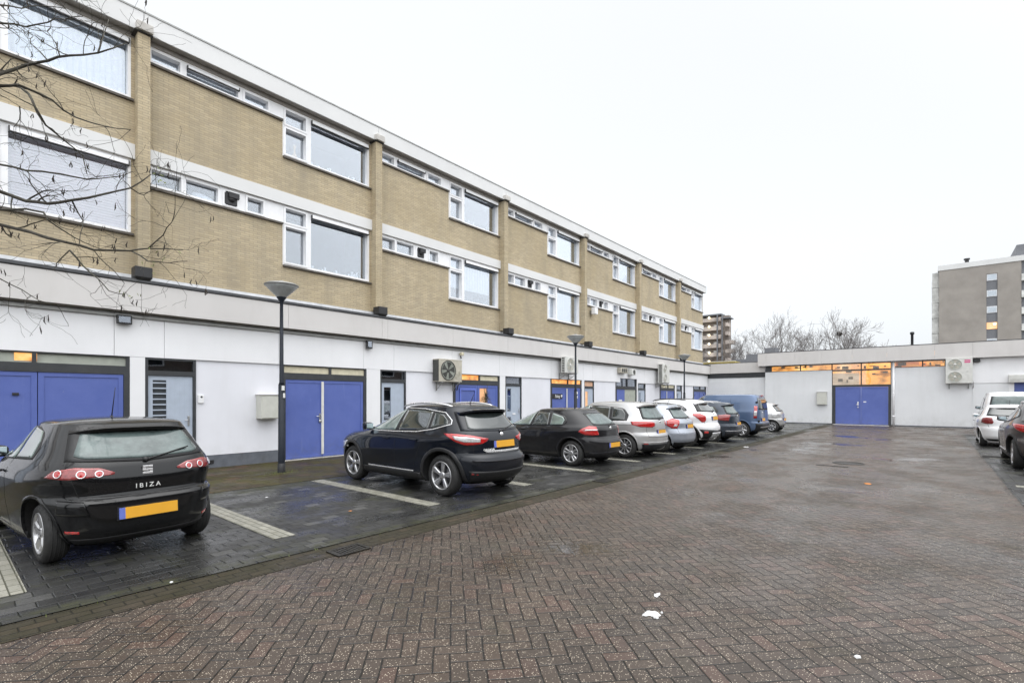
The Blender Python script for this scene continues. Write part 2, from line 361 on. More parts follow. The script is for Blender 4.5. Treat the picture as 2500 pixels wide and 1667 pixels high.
M['kerb'] = pave('gutter_blocks', False, (.066, .052, .036), (.036, .031, .023), (.085, .06, .04), (.012, .011, .007), (.022, .021, .009), L=.2, W=.1, rot=0, moss=1.1, wet=(.45, .7), spec=.25)
M['stripe'] = mat_stripe()
M['ground'] = simple('far_ground', (.07, .07, .06), .9)
M['ac'] = simple('grey_white_casing', (.62, .62, .59), .45, var=.08, grime=.3, gcol=(.38, .36, .31))
M['ac_dirty'] = simple('mouldy_casing', (.46, .43, .36), .7, var=.2, vs=5, grime=.95, gcol=(.10, .095, .06))
M['ac_side'] = simple('dark_louvre', (.06, .06, .055), .6)
M['cab'] = simple('weathered_cabinet', (.55, .55, .50), .6, var=.06, grime=.45, gcol=(.33, .34, .26))
M['lampshade'] = mat_pane('lamp_bowl', (.6, .62, .62), .25, .6)
M['bowl'] = simple('frosted_lamp_bowl', (.36, .37, .37), .3, var=.15, grime=.4, gcol=(.2, .2, .18))

# ------------------------------------------------------------ ground, road, parking bays, pavement
def sheet(name, x0, x1, y0, y1, z, m, kind='structure', nx=1, ny=1):
    mb = MB(); v = [(x0 + (x1 - x0) * i / nx, y0 + (y1 - y0) * j / ny, z) for j in range(ny + 1) for i in range(nx + 1)]
    mb.add(v, [(j * (nx + 1) + i, j * (nx + 1) + i + 1, (j + 1) * (nx + 1) + i + 1, (j + 1) * (nx + 1) + i) for j in range(ny) for i in range(nx)])
    o = mb.build(name, m); o['kind'] = kind; return o
sheet('ground', -900, 900, -900, 900, -.03, M['ground'])
EDGE = 5.02
sheet('road', -14, 37, -9, 4.66, -.008, M['road'])
sheet('gutter_strip', -14, 37, 4.665, EDGE, -.006, M['kerb'])
sheet('parking_bay', -14, 36.9, EDGE + .005, 9.3, 0, M['bay'])
sheet('pavement', -14, 36.9, 9.305, 12.75, .004, M['pavement'])
sheet('right_parking_bay', 9.0, 30, -3.3, -1.02, -.003, M['bay'])
mb = MB()
for k in range(-2, 16):
    xc = .40 + 2.265 * k
    if k in (2,): mb.box(xc - .115, xc + .115, 5.72, 9.22, .001, .005)
    elif xc < 36: mb.box(xc - .125, xc + .125, 5.72, 9.22, .001, .005)
o = mb.build('bay_marking', M['stripe']); o['kind'] = 'structure'
mb = MB()
for xc in (12.9, 18.6, 24.3): mb.box(xc - .12, xc + .12, -3.2, -1.15, -.001, .003)
o = mb.build('right_bay_marking', M['stripe']); o['kind'] = 'structure'

# ------------------------------------------------------------ apartment block (long building on the left)
APT = thing('apartment_block', 'long yellow brick apartment block with white garage level and blue doors', 'building', (3, 14, 0))
YW, YP = 12.95, 12.69                     # brick wall plane, pilaster / garage plane
PX = [2.83 + 5.82 * i for i in range(6)]  # left side of each pilaster
XEND = 36.9
ZT, ZM1, ZM0 = 9.25, 6.98, 6.67
bays = [(PX[i] - 5.82 if False else None) for i in range(0)]
def bay_layout(p, k=1.0):
    """window units of one bay starting at pilaster x=p: (kind, x0, x1, z0, z1, cells)"""
    q = lambda d: p + d * k
    res = []
    for fl in (0, 1):
        if fl: zt, zs, zb = ZT, 8.88, 7.94
        else: zt, zs, zb = ZM0, 6.19, 5.10
        if fl: cells = [(q(.30), q(.84), 'open'), (q(.97), q(2.07), 'screen'), (q(2.22), q(2.78), 'open')]
        else: cells = [(q(.30), q(.86), 'open'), (q(.96), q(1.62), 'fixed'), (q(1.78), q(2.02), 'vent'), (q(2.28), q(2.66), 'open')]
        res.append(('strip', fl, q(.22), q(3.15), zs, zt, [(a, b, zs + .07, zt - .08, kd) for a, b, kd in cells]))
        zmid = zt - .50
        res.append(('large', fl, q(3.15), q(5.76), zb, zt, [(q(3.23), q(3.78), zb + .09, zmid - .06, 'open'), (q(3.23), q(3.78), zmid + .06, zt - .08, 'open'), (q(3.93), q(5.71), zb + .07, zt - .06, 'screen')]))
    return res
BAYS = [(PX[0] - 5.82, 1.0)] + [(p, 1.0) for p in PX[:5]] + [(PX[5], (XEND - PX[5]) / 5.82)]
allw = [(i, u) for i, (p, k) in enumerate(BAYS) for u in bay_layout(p, k)]
allw = [(i, u) for i, u in allw if u[3] > -2.6]
# brick wall with its openings
mb = MB(); hs = [(u[2], u[3], u[4], u[5]) for i, u in allw]
mb.holes(-3.2, XEND, 4.2, 9.75, YW, YW + .30, hs)
mb.box(XEND - .3, XEND, YW + .3, 24, 4.2, 9.66); mb.box(-3.2, -2.9, YW + .3, 24, 4.2, 9.66); mb.box(-2.9, XEND - .3, 23.7, 24, 4.2, 9.66)
mb.build('brick_wall', M['brick'], APT)
# inside faces
mb = MB(); mb.box(-3, XEND - .32, YW + 1.5, YW + 1.6, 4.2, 9.6)
for i in range(len(BAYS)):
    x = BAYS[i][0]
    if x > -3: mb.box(x + .02, x + .18, YW + .31, YW + 1.49, 4.2, 9.2)
mb.box(-3, XEND - .32, YW + .31, YW + 1.49, 6.86, 6.96); mb.box(-3, XEND - .32, YW + .31, YW + 1.49, 4.3, 4.36); mb.box(-3, XEND - .32, YW + .31, YW + 1.49, 9.3, 9.35)
mb.build('interior', M['room'], APT)
rnd = random.Random(4)
def window_unit(i, u):
    kind, fl, x0, x1, z0, z1, cells = u
    f = MB(); yf = YW + .012
    f.holes(x0, x1, z0, z1, yf, YW + .17, [c[:4] for c in cells])
    for a, b, c, d, kd in cells:
        if kd == 'open':     # proud sash ring
            f.holes(a - .045, b + .045, c - .045, d + .045, yf - .022, yf + .001, [(a, b, c, d)])
            f.box(a + .12, a + .2, yf - .026, yf - .02, d + .05, d + .06)
        elif kd == 'vent': f.holes(a - .07, b + .07, c - .03, d + .03, yf - .015, yf + .001, [(a, b, c, d)])
    if kind == 'strip': f.box(x1 - .30 , x1 - .29, yf - .003, yf, z0 + .06, z1 - .03); f.box(x1 - .04, x1 - .03, yf - .003, yf, z0 + .06, z1 - .03)
    w_ = f.build('window', M['frame'], APT)
    for a, b, c, d, kd in cells:
        if kd != 'vent': p = MB(); p.box(a - .01, b + .01, YW + .14, YW + .15, c - .01, d + .01); p.build('pane', M['pane'], w_)
    vv = [c for c in cells if c[4] == 'vent']
    for a, b, c, d, kd in vv:
        g = MB(); g.box(a - .02, b + .02, yf - .02, yf + .01, c + .02, d - .04)
        g.lathe([(.0, -.07), (.06, -.06), (.085, -.02), (.085, .02)], ((a + b) / 2 + .02, yf, (c + d) / 2), 'y', 14)
        g.box(a + .06, b + .05, yf - .085, yf - .02, (c + d) / 2 + .02, d - .02)
        g.build('vent', M['black'], w_)
    s = MB()
    for a, b, c, d, kd in cells:
        if kd == 'screen': hb = .085 if kind == 'large' else .05; s.box(a + .02, b - .0, yf - .06, yf - .003, d - hb, d - .008)
    if s.v: s.build('screen_box', M['frame'], w_)
    s = MB()
    for a, b, c, d, kd in cells:
        if kd == 'screen': hb = .085 if kind == 'large' else .05; s.box(a, a + .018, yf - .065, yf - .002, d - hb - .035, d + .0); s.box(b, b + .018, yf - .065, yf - .002, d - hb - .02, d + .0); s.box(a + .018, b, yf - .03, yf - .003, d - hb - (.024 if kind == 'large' else .010), d - hb - .002)
    if s.v: s.build('screen_guide', M['black'], w_)
    s = MB(); s.box(x0 - (.0 if kind == 'strip' else .0), x1 - (.002 if kind == 'strip' else -.04), YW - .06, YW - .001, z0 - .05, z0 - .003)
    s.build('sill', M['sill'], w_)
    if kind == 'strip' and fl:  # pale curtains added behind the top strips to lighten their dark panes
        for a, b, c, d, kd in cells:
            s = MB(); n = 16; pts = [(a - .02 + (b - a + .04) * q / n, YW + .20 + .012 * math.sin(q * 1.9 + i)) for q in range(n + 1)]
            s.add([(x, y, z) for z in (c - .02, d + .02) for x, y in pts], [(q, q + 1, q + n + 2, q + n + 1) for q in range(n)]); s.build('curtain', M['curtain'], w_)
    # what shows behind the glass
    a, b, c, d, kd = cells[-1]
    if kind == 'large':
        if i == 0 and fl == 0:
            s = MB(); n = 26
            for q in range(n): zz = c + (d - c) * (q + .5) / n; s.add([(a, YW + .175, zz - .012), (b, YW + .175, zz - .012), (b, YW + .195, zz + .014), (a, YW + .195, zz + .014)], [(0, 1, 2, 3)])
            s.box(a, b, YW + .21, YW + .22, c, d); s.build('venetian_blind', M['blind'], w_)
        elif i == 0:
            s = MB(); n = 60; zz = [c, d]
            pts = [(a + (b - a) * q / n, YW + .21 + .025 * math.sin(q * 1.3) + .01 * math.sin(q * 3.1)) for q in range(n + 1)]
            s.add([(x, y, z) for z in zz for x, y in pts], [(q, q + 1, q + n + 2, q + n + 1) for q in range(n)]); s.build('net_curtain', M['curtain'], w_)
        elif False: pass
        elif (i, fl) in ((2, 0), (3, 0), (3, 1), (4, 1), (5, 0), (6, 0), (6, 1), (5, 1)):
            s = MB(); n = 40; dz = {0: .42, 1: 0}[fl] if i in (2,) else 0
            for aa, bb in ((a, b - .25 if i != 6 else b), (cells[0][0], cells[0][1])):
                s = MB()
                pts = [(aa + (bb - aa) * q / n, YW + .21 + .02 * math.sin(q * 1.7 + i)) for q in range(n + 1)]
                s.add([(x, y, z) for z in (c + dz, d) for x, y in pts], [(q, q + 1, q + n + 2, q + n + 1) for q in range(n)])
                s.build('curtain', M['curtain'], w_)
        else:
            for q in range(11):
                s = MB()
                x = rnd.uniform(a + .1, b - .1); h = rnd.uniform(.08, .24); r = rnd.uniform(.025, .06)
                s.lathe([(r * .6, 0), (r, h * .3), (r * .5, h * .7), (r * .7, h), (0, h)], (x, YW + .25 + rnd.random() * .1, c), 'z', 10)
                s.build('ornament', M['curtain'], w_)
for i, u in allw: window_unit(i, u)
# wooden figure and pillow seen behind two windows
M['wood'] = simple('pale_wood', (.62, .42, .2), .6)
mb = MB(); x = PX[0] + 3.58; z = 8.03
mb.lathe([(.11, 0), (.10, .05), (.03, .22), (.022, .32), (.05, .40), (.02, .44), (0, .44)], (x, YW + .24, z), 'z', 12)
tagm(mb.build('wooden_figure', M['wood']), 'tall pale wooden figure standing behind a top floor window', 'figurine')
mb = MB(); bm = bmesh.new(); bmesh.ops.create_uvsphere(bm, u_segments=20, v_segments=12, radius=1)
mb.add([(PX[0] + 1.40 + q.co.x * .26, YW + .26 + q.co.y * .1, 6.345 + q.co.z * .085 - q.co.x * .05) for q in bm.verts], [[q.index for q in f.verts] for f in bm.faces], 0, True); bm.free()
mb.box(PX[0] + .97, PX[0] + 1.6, YW + .12, YW + .35, 6.2, 6.275)
tagm(mb.build('pillow', M['curtain']), 'white pillow lying behind a narrow first floor window', 'pillow')
# white bands between the floors
for i, (p, k) in enumerate(BAYS):
    x0, x1 = max(p + .22 * k, -3.2), (p + 5.82 * k if i < 6 else XEND)
    mb = MB(); mb.box(x0, x1 - .003, YW - .065, YW - .001, ZM0 + .002, ZM1); mb.build('floor_band', M['roof_fascia'], APT)
# pilasters with caps and hoppers
for i, p in enumerate(PX):
    mb = MB(); mb.box(p, p + .22, YP, YW - .0005, 4.25, 9.283); mb.build('pilaster', M['brick'], APT)
    c = bpy.data.objects[-1] if False else None
    mb = MB(); mb.bbox(p - .035, p + .255, YP - .10, YW - .066, 9.31, 9.48, .012); cp = mb.build('pilaster_cap', M['conc'], APT)
    mb = MB(); mb.box(p - .06, p + .26, YP - .04, YW - .014, 9.285, 9.308); mb.build('cap_flashing', M['black'], cp)
    mb = MB(); x0, x1 = p - .12, p + .18
    mb.bbox(x0, x1, 12.36, 12.66, 4.09, 4.31, .012)
    mb.add([(x0, 12.36, 4.092), (x1, 12.36, 4.092), (x1, 12.66, 4.092), (x0, 12.66, 4.092), (x0 + .07, 12.46, 4.0), (x1 - .07, 12.46, 4.0), (x1 - .07, 12.6, 4.0), (x0 + .07, 12.6, 4.0)], [(0, 1, 5, 4), (1, 2, 6, 5), (2, 3, 7, 6), (3, 0, 4, 7), (4, 5, 6, 7)])
    mb.build('rain_hopper', M['black'], APT)
# roof edge: panels with fine seams, soffit, slab
seams = [-3.2] + [p + .11 for p in PX] + [XEND + .03]
for a, b in zip(seams[:-1], seams[1:]):
    mb = MB(); mb.box(a + .004, b - .004, 12.715, 12.75, 9.335, 9.75); mb.build('roof_edge', M['roof_fascia'], APT)
mb = MB(); mb.box(-3.2, XEND + .02, 12.752, YW - .012, 9.345, 9.38); mb.box(-3.2, XEND, YW - .012, YW - .001, 9.252, 9.344); mb.build('soffit', M['soffit'], APT)
mb = MB(); mb.box(-3.2, XEND + .03, 12.752, 24, 9.752, 9.79); mb.box(-3.2, XEND + .04, 12.70, 12.75, 9.752, 9.785); mb.build('roof', M['steel'], APT)
mb = MB(); mb.box(XEND + .005, XEND + .035, 12.715, 24, 9.335, 9.75); mb.build('roof_end_edge', M['roof_fascia'], APT)
# base of the brick wall: flashing, gutter, beige fascia, moulding
XG = 37.0
mb = MB(); mb.box(-3.2, XEND, YW - .03, YW - .002, 4.06, 4.222)
x = -3.0
while x < XEND: mb.box(x, x + .012, YW - .034, YW - .031, 4.06, 4.22); x += 1.0
mb.build('flashing', M['flash'], APT)
mb = MB(); mb.box(-6, XG + 1, 12.60, YW, 3.99, 4.05); mb.box(-6, XG + 1, YW, 24, 3.99, 4.06); mb.build('podium_roof', M['gutter'], APT)
mb = MB(); pr = [(12.42, 4.055), (12.42, 4.0), (12.45, 3.975), (12.52, 3.975), (12.56, 4.0), (12.56, 4.05), (12.545, 4.05), (12.545, 4.005), (12.515, 3.99), (12.455, 3.99), (12.435, 4.005), (12.435, 4.055)]
mb.prism(pr, -6, XG + .05, axis='x'); mb.build('gutter', M['gutter'], APT)
fs = [-6, -2.9, 0.0, 2.84, 5.9, 8.70, 8.9, 11.55, 14.40, 17.3, 20.2, 23.1, 26.0, 28.9, 31.8, 34.5, XG]
for a, b in zip(fs[:-1], fs[1:]):
    mb = MB(); mb.box(a + .003, b - .003, 12.45, 12.50, 3.385, 3.974); mb.build('fascia_panel', M['fascia'], APT)
mb = MB(); mb.box(-6, XG, 12.505, 12.6, 3.42, 3.98); mb.box(-6, XG, 12.56, 12.70, 3.36, 3.42); mb.build('fascia_backing', M['soffit'], APT)
mb = MB(); mb.box(-6, XG, 12.60, 12.69, 3.275, 3.315); mb.box(-6, XG, 12.63, 12.69, 3.318, 3.345); mb.build('moulding', M['steel'], APT)
# white panel band with seams
ps = [-6, -3.2, 0.0, 2.43, 3.29, 5.75, 8.20, 9.27, 11.69, 14.15, 15.02, 17.5, 20.1, 20.95, 23.3, 25.7, 26.6, 28.9, 31.2, 32.1, 34.4, XG + .1]
for a, b in zip(ps[:-1], ps[1:]):
    mb = MB(); hs = [(23.72, 25.68, 2.4, 2.69)]
    mb.holes(a + .004, b - .004, 2.475, 3.272, 12.655, 12.69, hs); mb.build('cladding_panel', M['white'], APT)
mb = MB(); mb.holes(-6, XG + .1, 2.5, 3.3, 12.70, 12.74, [(23.72, 25.68, 2.4, 2.69)]); mb.build('cladding_backing', M['black'], APT)
# garage level: walls, columns, garages, doors
SEG = [('wall', -6, -2.2), ('door', -2.2, -1.3, 'plain'), ('wall', -1.3, -.13), ('garage', -.13, 2.69, 'wicket'), ('col', 2.69, 2.95), ('door', 2.95, 3.90, 'louvre'), ('wall', 3.90, 5.83),
       ('garage', 5.83, 8.31, 'post'), ('col', 8.31, 8.78), ('door', 8.78, 9.74, 'tall'), ('wall', 9.74, 11.77), ('garage', 11.77, 14.17, 'lit'), ('col', 14.17, 14.49), ('door', 14.49, 15.50, 'letter'),
       ('wall', 15.50, 17.51), ('garage', 17.51, 19.98, 'litpost'), ('col', 19.98, 20.20), ('door', 20.20, 21.10, 'warm'), ('wall', 21.10, 23.30), ('garage', 23.30, 25.68, 'half'), ('col', 25.68, 25.82),
       ('door', 25.82, 26.80, 'tall'), ('wall', 26.80, 28.80), ('garage', 28.80, 31.05, 'post'), ('col', 31.05, 31.30), ('door', 31.30, 32.24, 'tall'), ('wall', 32.24, 34.31), ('garage', 34.31, 36.8, 'plain'), ('wall', 36.8, XG + .1)]
M['warmlit'] = mat_emit('lit_room_orange', [(.10, .035, .01), (.75, .22, .03), (1.0, .45, .10), (1.0, .62, .25)], .85, (3, 3, 5))
M['warmdoor'] = mat_emit('lit_door_pane', [(.55, .25, .12), (.8, .40, .2), (1, .55, .3)], .75, (3, 3, 3))
M['peach'] = simple('peach_board', (.62, .38, .25), .7)
M['sage'] = simple('pale_green_grey_panel', (.36, .38, .33), .6)
M['paper'] = simple('white_paper', (.75, .75, .73), .6)
yw = 12.70
def rect(mb, a, b, c, d, y0, y1, m=0): mb.box(a, b, y0, y1, c, d, m)
for s_ in SEG:
    t, a, b = s_[:3]; st = s_[3] if len(s_) > 3 else ''
    if t == 'wall':
        mb = MB(); mb.box(a, b, yw, yw + .2, .30, 2.474); o = mb.build('garage_wall', M['render'], APT)
        mb = MB(); mb.box(a + .001, b - .001, yw + .004, yw + .2, -.05, .299); pl = mb.build('plinth', M['plinth'], APT)
        if b - a > 1.5:
            mb = MB(); mb.box(a + .22, a + .37, yw - .012, yw + .003, .10, .185)
            for q in range(3): mb.box(a + .24, a + .35, yw - .018, yw - .012, .117 + q * .022, .124 + q * .022)
            mb.build('air_brick', M['black'], pl)
    elif t == 'col':
        mb = MB(); mb.bbox(a, b, 12.60 + .06, yw + .2, -.02, 2.474, .006); mb.build('column', M['white'], APT)
    elif t == 'door':
        mb = MB(); mb.holes(a, b, -.02, 2.474, yw - .03, yw + .05, [(a + .055, b - .055, .03, 2.10), (a + .055, b - .055, 2.20, 2.43)]); fr = mb.build('door_frame', M['dframe'], APT)
        mb = MB(); mb.box(a + .05, b - .05, yw + .02, yw + .03, 2.19, 2.44); mb.build('transom', M['dpane'] if st != 'warm' else M['peach'], fr)
        mb = MB(); mb.box(a + .05, b - .05, yw + .4, yw + .42, 2.0, 2.47); mb.build('dark_hall', M['darkroom'], fr)
        da, db = a + .06, b - .06; W_ = db - da
        if st == 'louvre': hs = [(da + .10 * W_, da + .40 * W_, .95, 2.0)]
        elif st in ('tall', 'warm'): hs = [(da + .12 * W_, da + .42 * W_, .95, 1.95)]
        elif st == 'letter': hs = [(da + .12 * W_, da + .38 * W_, 1.1, 2.0), (da + .12 * W_, da + .38 * W_, .4, .9)]
        else: hs = []
        mb = MB(); mb.holes(da, db, .035, 2.095, yw + .005, yw + .04, hs)
        for q in range(1, 5): xx = da + W_ * (.48 + .11 * q); mb.box(xx, xx + .006, yw + .0035, yw + .005, .1, 2.03)
        d_ = mb.build('door', M['doorgrey'], APT)
        for h in hs:
            mb = MB(); mb.box(h[0] - .005, h[1] + .005, yw + .025, yw + .033, h[2], h[3]); mb.build('pane', M['warmdoor'] if st == 'warm' else M['darkroom'] if st == 'louvre' else M['dpane'], d_)
            if st not in ('warm', 'louvre'): mb = MB(); mb.box(h[0] - .02, h[1] + .02, yw + .2, yw + .21, h[2], h[3]); mb.build('hall_lining', M['darkroom'], d_)
            if st == 'louvre':
                mb = MB()
                for q in range(9): zz = h[2] + (h[3] - h[2]) * (q + .5) / 9; mb.box(h[0], h[1], yw + .0, yw + .024, zz - .013, zz + .013)
                mb.build('glazing_bar', M['doorgrey'], d_)
        mb = MB(); zl = 1.0; mb.bbox(da + .55 * W_ - .08, da + .55 * W_ + .10, yw - .012, yw + .004, zl - .03, zl + .03, .005); mb.build('letter_plate', M['frame'], d_)
        mb = MB(); mb.bbox(db - .10, db - .06, yw - .01, yw + .004, 1.0, 1.22, .004); mb.tube([(db - .08, yw - .01, 1.12), (db - .08, yw - .05, 1.12), (db - .17, yw - .05, 1.12)], .009, 8); mb.build('handle', M['metal'], d_)
        mb = MB(); mb.box(a, b, 12.62, yw + .05, -.02, .028); mb.build('doorstep', M['conc'], APT)
    else:
        z1 = 2.69 if st == 'half' else 2.474
        zg = 2.10
        xm = (a + b) / 2 + (.1 if st != 'wicket' else -.02)
        tr = [(a + .06, xm - .03, 2.27, z1 - .025), (xm + .03, b - .06, 2.27, z1 - .025)]
        mb = MB(); mb.holes(a, b, -.02, z1, yw - .03, yw + .06, tr + [(a + .10, b - .10, .03, zg)]); fr = mb.build('garage_frame', M['dframe'], APT)
        for q, h in enumerate(tr):
            lit = st in ('litpost',) or (st == 'lit' and q == 0)
            mm_ = M['warmlit'] if lit else M['cream'] if st in ('post', 'lit', 'wicket') and not (st == 'wicket') else M['sage'] if st == 'wicket' else M['dpane']
            mb = MB(); mb.box(h[0] - .01, h[1] + .01, yw + .02, yw + .03, h[2] - .01, h[3] + .01); mb.build('transom', mm_, fr)
        if st == 'wicket':
            mb = MB(); mb.box(1.0, 1.30, yw + .012, yw + .02, 2.30, 2.44); mb.build('lit_opening', M['warmlit'], fr)
        ga, gb = a + .105, b - .105; xc = (ga + gb) / 2 + (0 if st != 'post' else -.13)
        if st == 'half': xc = ga + (gb - ga) * .42
        # two leaves
        for q, (l0, l1) in enumerate(((ga, xc - .006), (xc + .006, gb))):
            mb = MB(); mt = M['blue']
            if st == 'half' and q == 1: mt = M['sage']
            if st == 'wicket' and q == 0: l1 = 1.30
            if st == 'wicket' and q == 1: l0 = 1.312
            hs = []
            if st == 'lit' and q == 1: hs = [(l0 + .12, l0 + .50, 1.35, 1.98)]
            mb.holes(l0, l1, .035, zg - .005, yw + .0, yw + .04, hs)
            bw = .05 if q == 0 and st == 'post' else .08
            if st not in ('half',): mb.holes(l0, l1, .035, zg - .005, yw - .014, yw - .0002, [(l0 + (bw if not (st == 'post' and q == 1) else .04), l1 - bw, .10, zg - .08)])
            lf = mb.build('garage_leaf', mt, APT)
            if st == 'lit' and q == 0:
                mb = MB(); mb.holes(l0 + .2, l1 - .08, .3, 1.98, yw - .03, yw - .0145, [(l0 + .26, l1 - .14, .36, 1.9)]); mb.build('leaf_trim', M['blue2'], lf)
            for h in hs: mb = MB(); mb.box(h[0], h[1], yw + .02, yw + .03, h[2], h[3]); mb.build('pane', M['warmdoor'], lf)
            if q == 0 and st != 'wicket':
                mb = MB(); hx = l1 - .07
                mb.bbox(hx - .02, hx + .02, yw - .03, yw - .014, .95, 1.2, .004); mb.tube([(hx, yw - .02, 1.12), (hx, yw - .07, 1.12), (hx - .12, yw - .07, 1.13)], .011, 8)
                mb.lathe([(0, -.035), (.03, -.035), (.03, 0)], (hx, yw - .014, 1.0), 'y', 12); mb.build('handle', M['metal'], lf)
        if st in ('post', 'litpost'):
            mb = MB(); mb.bbox(xc - .035, xc + .035, yw - .04, yw - .0145, .10, zg - .04, .006); mb.build('astragal', M['doorw'], APT)
        if st == 'half':
            mb = MB(); mb.box(ga + .25, ga + .6, yw - .006, yw - .001, 1.25, 1.55); mb.build('paper_notice', M['paper'], APT)
        if st == 'wicket':
            mb = MB(); mb.bbox(.97, 1.06, yw - .03, yw - .0145, 1.66, 1.71, .006); mb.build('letter_slot', M['black'], APT)
        mb = MB(); mb.box(a + .02, b - .02, 12.60, yw + .05, -.02, .025); mb.build('threshold', M['conc'], APT)
# dark lining behind the garage level
mb = MB(); mb.box(-6, XG + .1, yw + .6, yw + .7, -.05, 3.9); mb.box(-6, -5.9, yw + .2, yw + .6, 0, 3.9); mb.build('inner_wall', M['darkroom'], APT)

# open top-hung casements on the fourth bay, top floor
def open_sash(x0, x1, z0, z1, ang, y):
    mb = MB(); mb.holes(x0, x1, z0 - z1, 0, -.02, .02, [(x0 + .05, x1 - .05, z0 - z1 + .05, -.05)])
    c, s = math.cos(ang), math.sin(ang)
    mb.v = [(v[0], y + v[1] * c + v[2] * s, z1 + v[2] * c - v[1] * s) for v in mb.v]
    return mb.build('open_sash', M['frame'], APT)
p4 = PX[3]
open_sash(p4 + 3.2, p4 + 3.82, 8.78, 9.2, R(55), YW - .06)
open_sash(p4 + .27, p4 + .88, 8.92, 9.2, R(50), YW - .06)

# ------------------------------------------------------------ things fixed to the garage level
def ac_unit(name, label, x0, x1, y0, y1, z0, z1, fans, dirty=False, reach=0.0, face='y', grp='outdoor air conditioning units on the walls', logo=False, brackets=True):
    """built facing -Y around its lower back middle; face='x' turns it to face -X"""
    W_, D_, H_ = (x1 - x0), (y1 - y0), z1 - z0
    t = thing(name, label, 'air conditioner', ((x0 + x1) / 2, y1, z0), grp)
    body = M['ac_dirty'] if dirty else M['ac']
    mb = MB(); mb.bbox(-W_ / 2, W_ / 2, -D_, 0, 0, H_, .012); mb.box(-W_ / 2 - .006, W_ / 2 + .006, -D_ - .006, .0, H_ - .03, H_ - .012); mb.build('casing', body, t, True)
    fz = [H_ * (k + .5) / fans for k in range(fans)]; r = min(H_ / fans * .42, W_ * .34); fx = -W_ / 2 + .06 + r + W_ * .03
    for z in fz:
        mb = MB(); mb.lathe([(r + .015, -D_ - .002), (r + .015, -D_ - .022), (r - .01, -D_ - .022), (r - .01, -D_ - .004)], (fx, 0, z), 'y', 36)
        mb.lathe([(r - .01, -D_ - .003), (0, -D_ - .003)], (fx, 0, z), 'y', 36, 1)
        for q in range(1, 7): rr = r * q / 7; mb.lathe([(rr - .004, -D_ - .014), (rr, -D_ - .019), (rr + .004, -D_ - .014)], (fx, 0, z), 'y', 36)
        for q in range(5):     # blades
            a = 2 * math.pi * q / 5; pts = []
            for rr, da in ((.18, 0), (.92, -.25), (.92, .55), (.18, .45)): pts.append((fx + r * rr * math.cos(a + da), -D_ - (.006 if da < .3 else .010), z + r * rr * math.sin(a + da)))
            mb.add(pts, [(0, 1, 2, 3)], 2)
        mb.lathe([(0, -D_ - .02), (r * .2, -D_ - .018), (r * .22, -D_ - .004)], (fx, 0, z), 'y', 16)
        mb.build('fan_grille', [M['ac_side'] if dirty else M['ac'], M['sage'], M['ac_dirty'] if not dirty else M['ac_side']], t, True)
    mb = MB()
    n = int(H_ / .07)
    for q in range(n): zz = .06 + (H_ - .12) * q / max(1, n - 1); mb.box(-W_ / 2 - .006, -W_ / 2 - .001, -D_ + .05, -.05, zz - .022, zz + .02)
    if dirty: mb.box(-W_ / 2 - .004, -W_ / 2 - .001, -D_ + .015, -.01, .02, H_ - .04)
    mb.build('side_louvre', M['ac_side'], t, True)
    if brackets:
        mb = MB()
        for s in (-.36, .36): mb.box(s * W_ - .02, s * W_ + .02, -D_ - .02, reach, -.04, -.003); mb.box(s * W_ - .02, s * W_ + .02, reach - .035, reach, -.30, -.04); mb.tube([(s * W_, -D_ + .02, -.04), (s * W_, reach - .02, -.27)], .012, 6)
        mb.build('bracket', M['steel'], t, True)
        mb = MB(); mb.tube([(W_ / 2, -.12, .12), (W_ / 2 + .06, -.10, .10), (W_ / 2 + .07, -.05, -.1), (W_ / 2 + .02, -.03, -.28)], .018, 8); mb.build('pipe', M['ac_side'] if dirty else M['frame'], t, True)
    if logo:
        M['pink'] = simple('magenta_sticker', (.62, .06, .22), .4)
        mb = MB(); mb.box(W_ / 2 - .33, W_ / 2 - .09, -D_ - .006, -D_ - .001, H_ - .17, H_ - .11); mb.box(W_ / 2 - .33, W_ / 2 - .09, -D_ - .006, -D_ - .001, H_ - .27, H_ - .20); mb.build('sticker', M['pink'], t, True)
        mb = MB(); mb.box(W_ / 2 - .25, W_ / 2 - .17, -D_ - .005, -D_ - .001, H_ * .45, H_ * .46); mb.build('badge', M['black'], t, True)
    if face == 'x': t.rotation_euler[2] = R(-90)
    return t
ac_unit('air_conditioner', 'mouldy beige single fan air conditioner left of the first lit garage doors', 10.82, 11.86, 12.34, 12.652, 2.17, 2.92, 1, dirty=True)
ac_unit('air_conditioner', 'pale single fan air conditioner on brackets behind the middle lamp post', 17.95, 18.97, 12.21, 12.44, 2.74, 3.44, 1, reach=.21)
ac_unit('air_conditioner', 'tall twin fan air conditioner on the garage wall near the third lamp post', 27.98, 28.97, 12.14, 12.44, 2.54, 3.66, 2, reach=.21)
ac_unit('air_conditioner', 'large white twin fan air conditioner with pink sticker on the low rear building', 0, 1.10, 0, .36, 2.45, 3.83, 2, face='x', logo=True).location = (36.90, -1.06, 2.45)
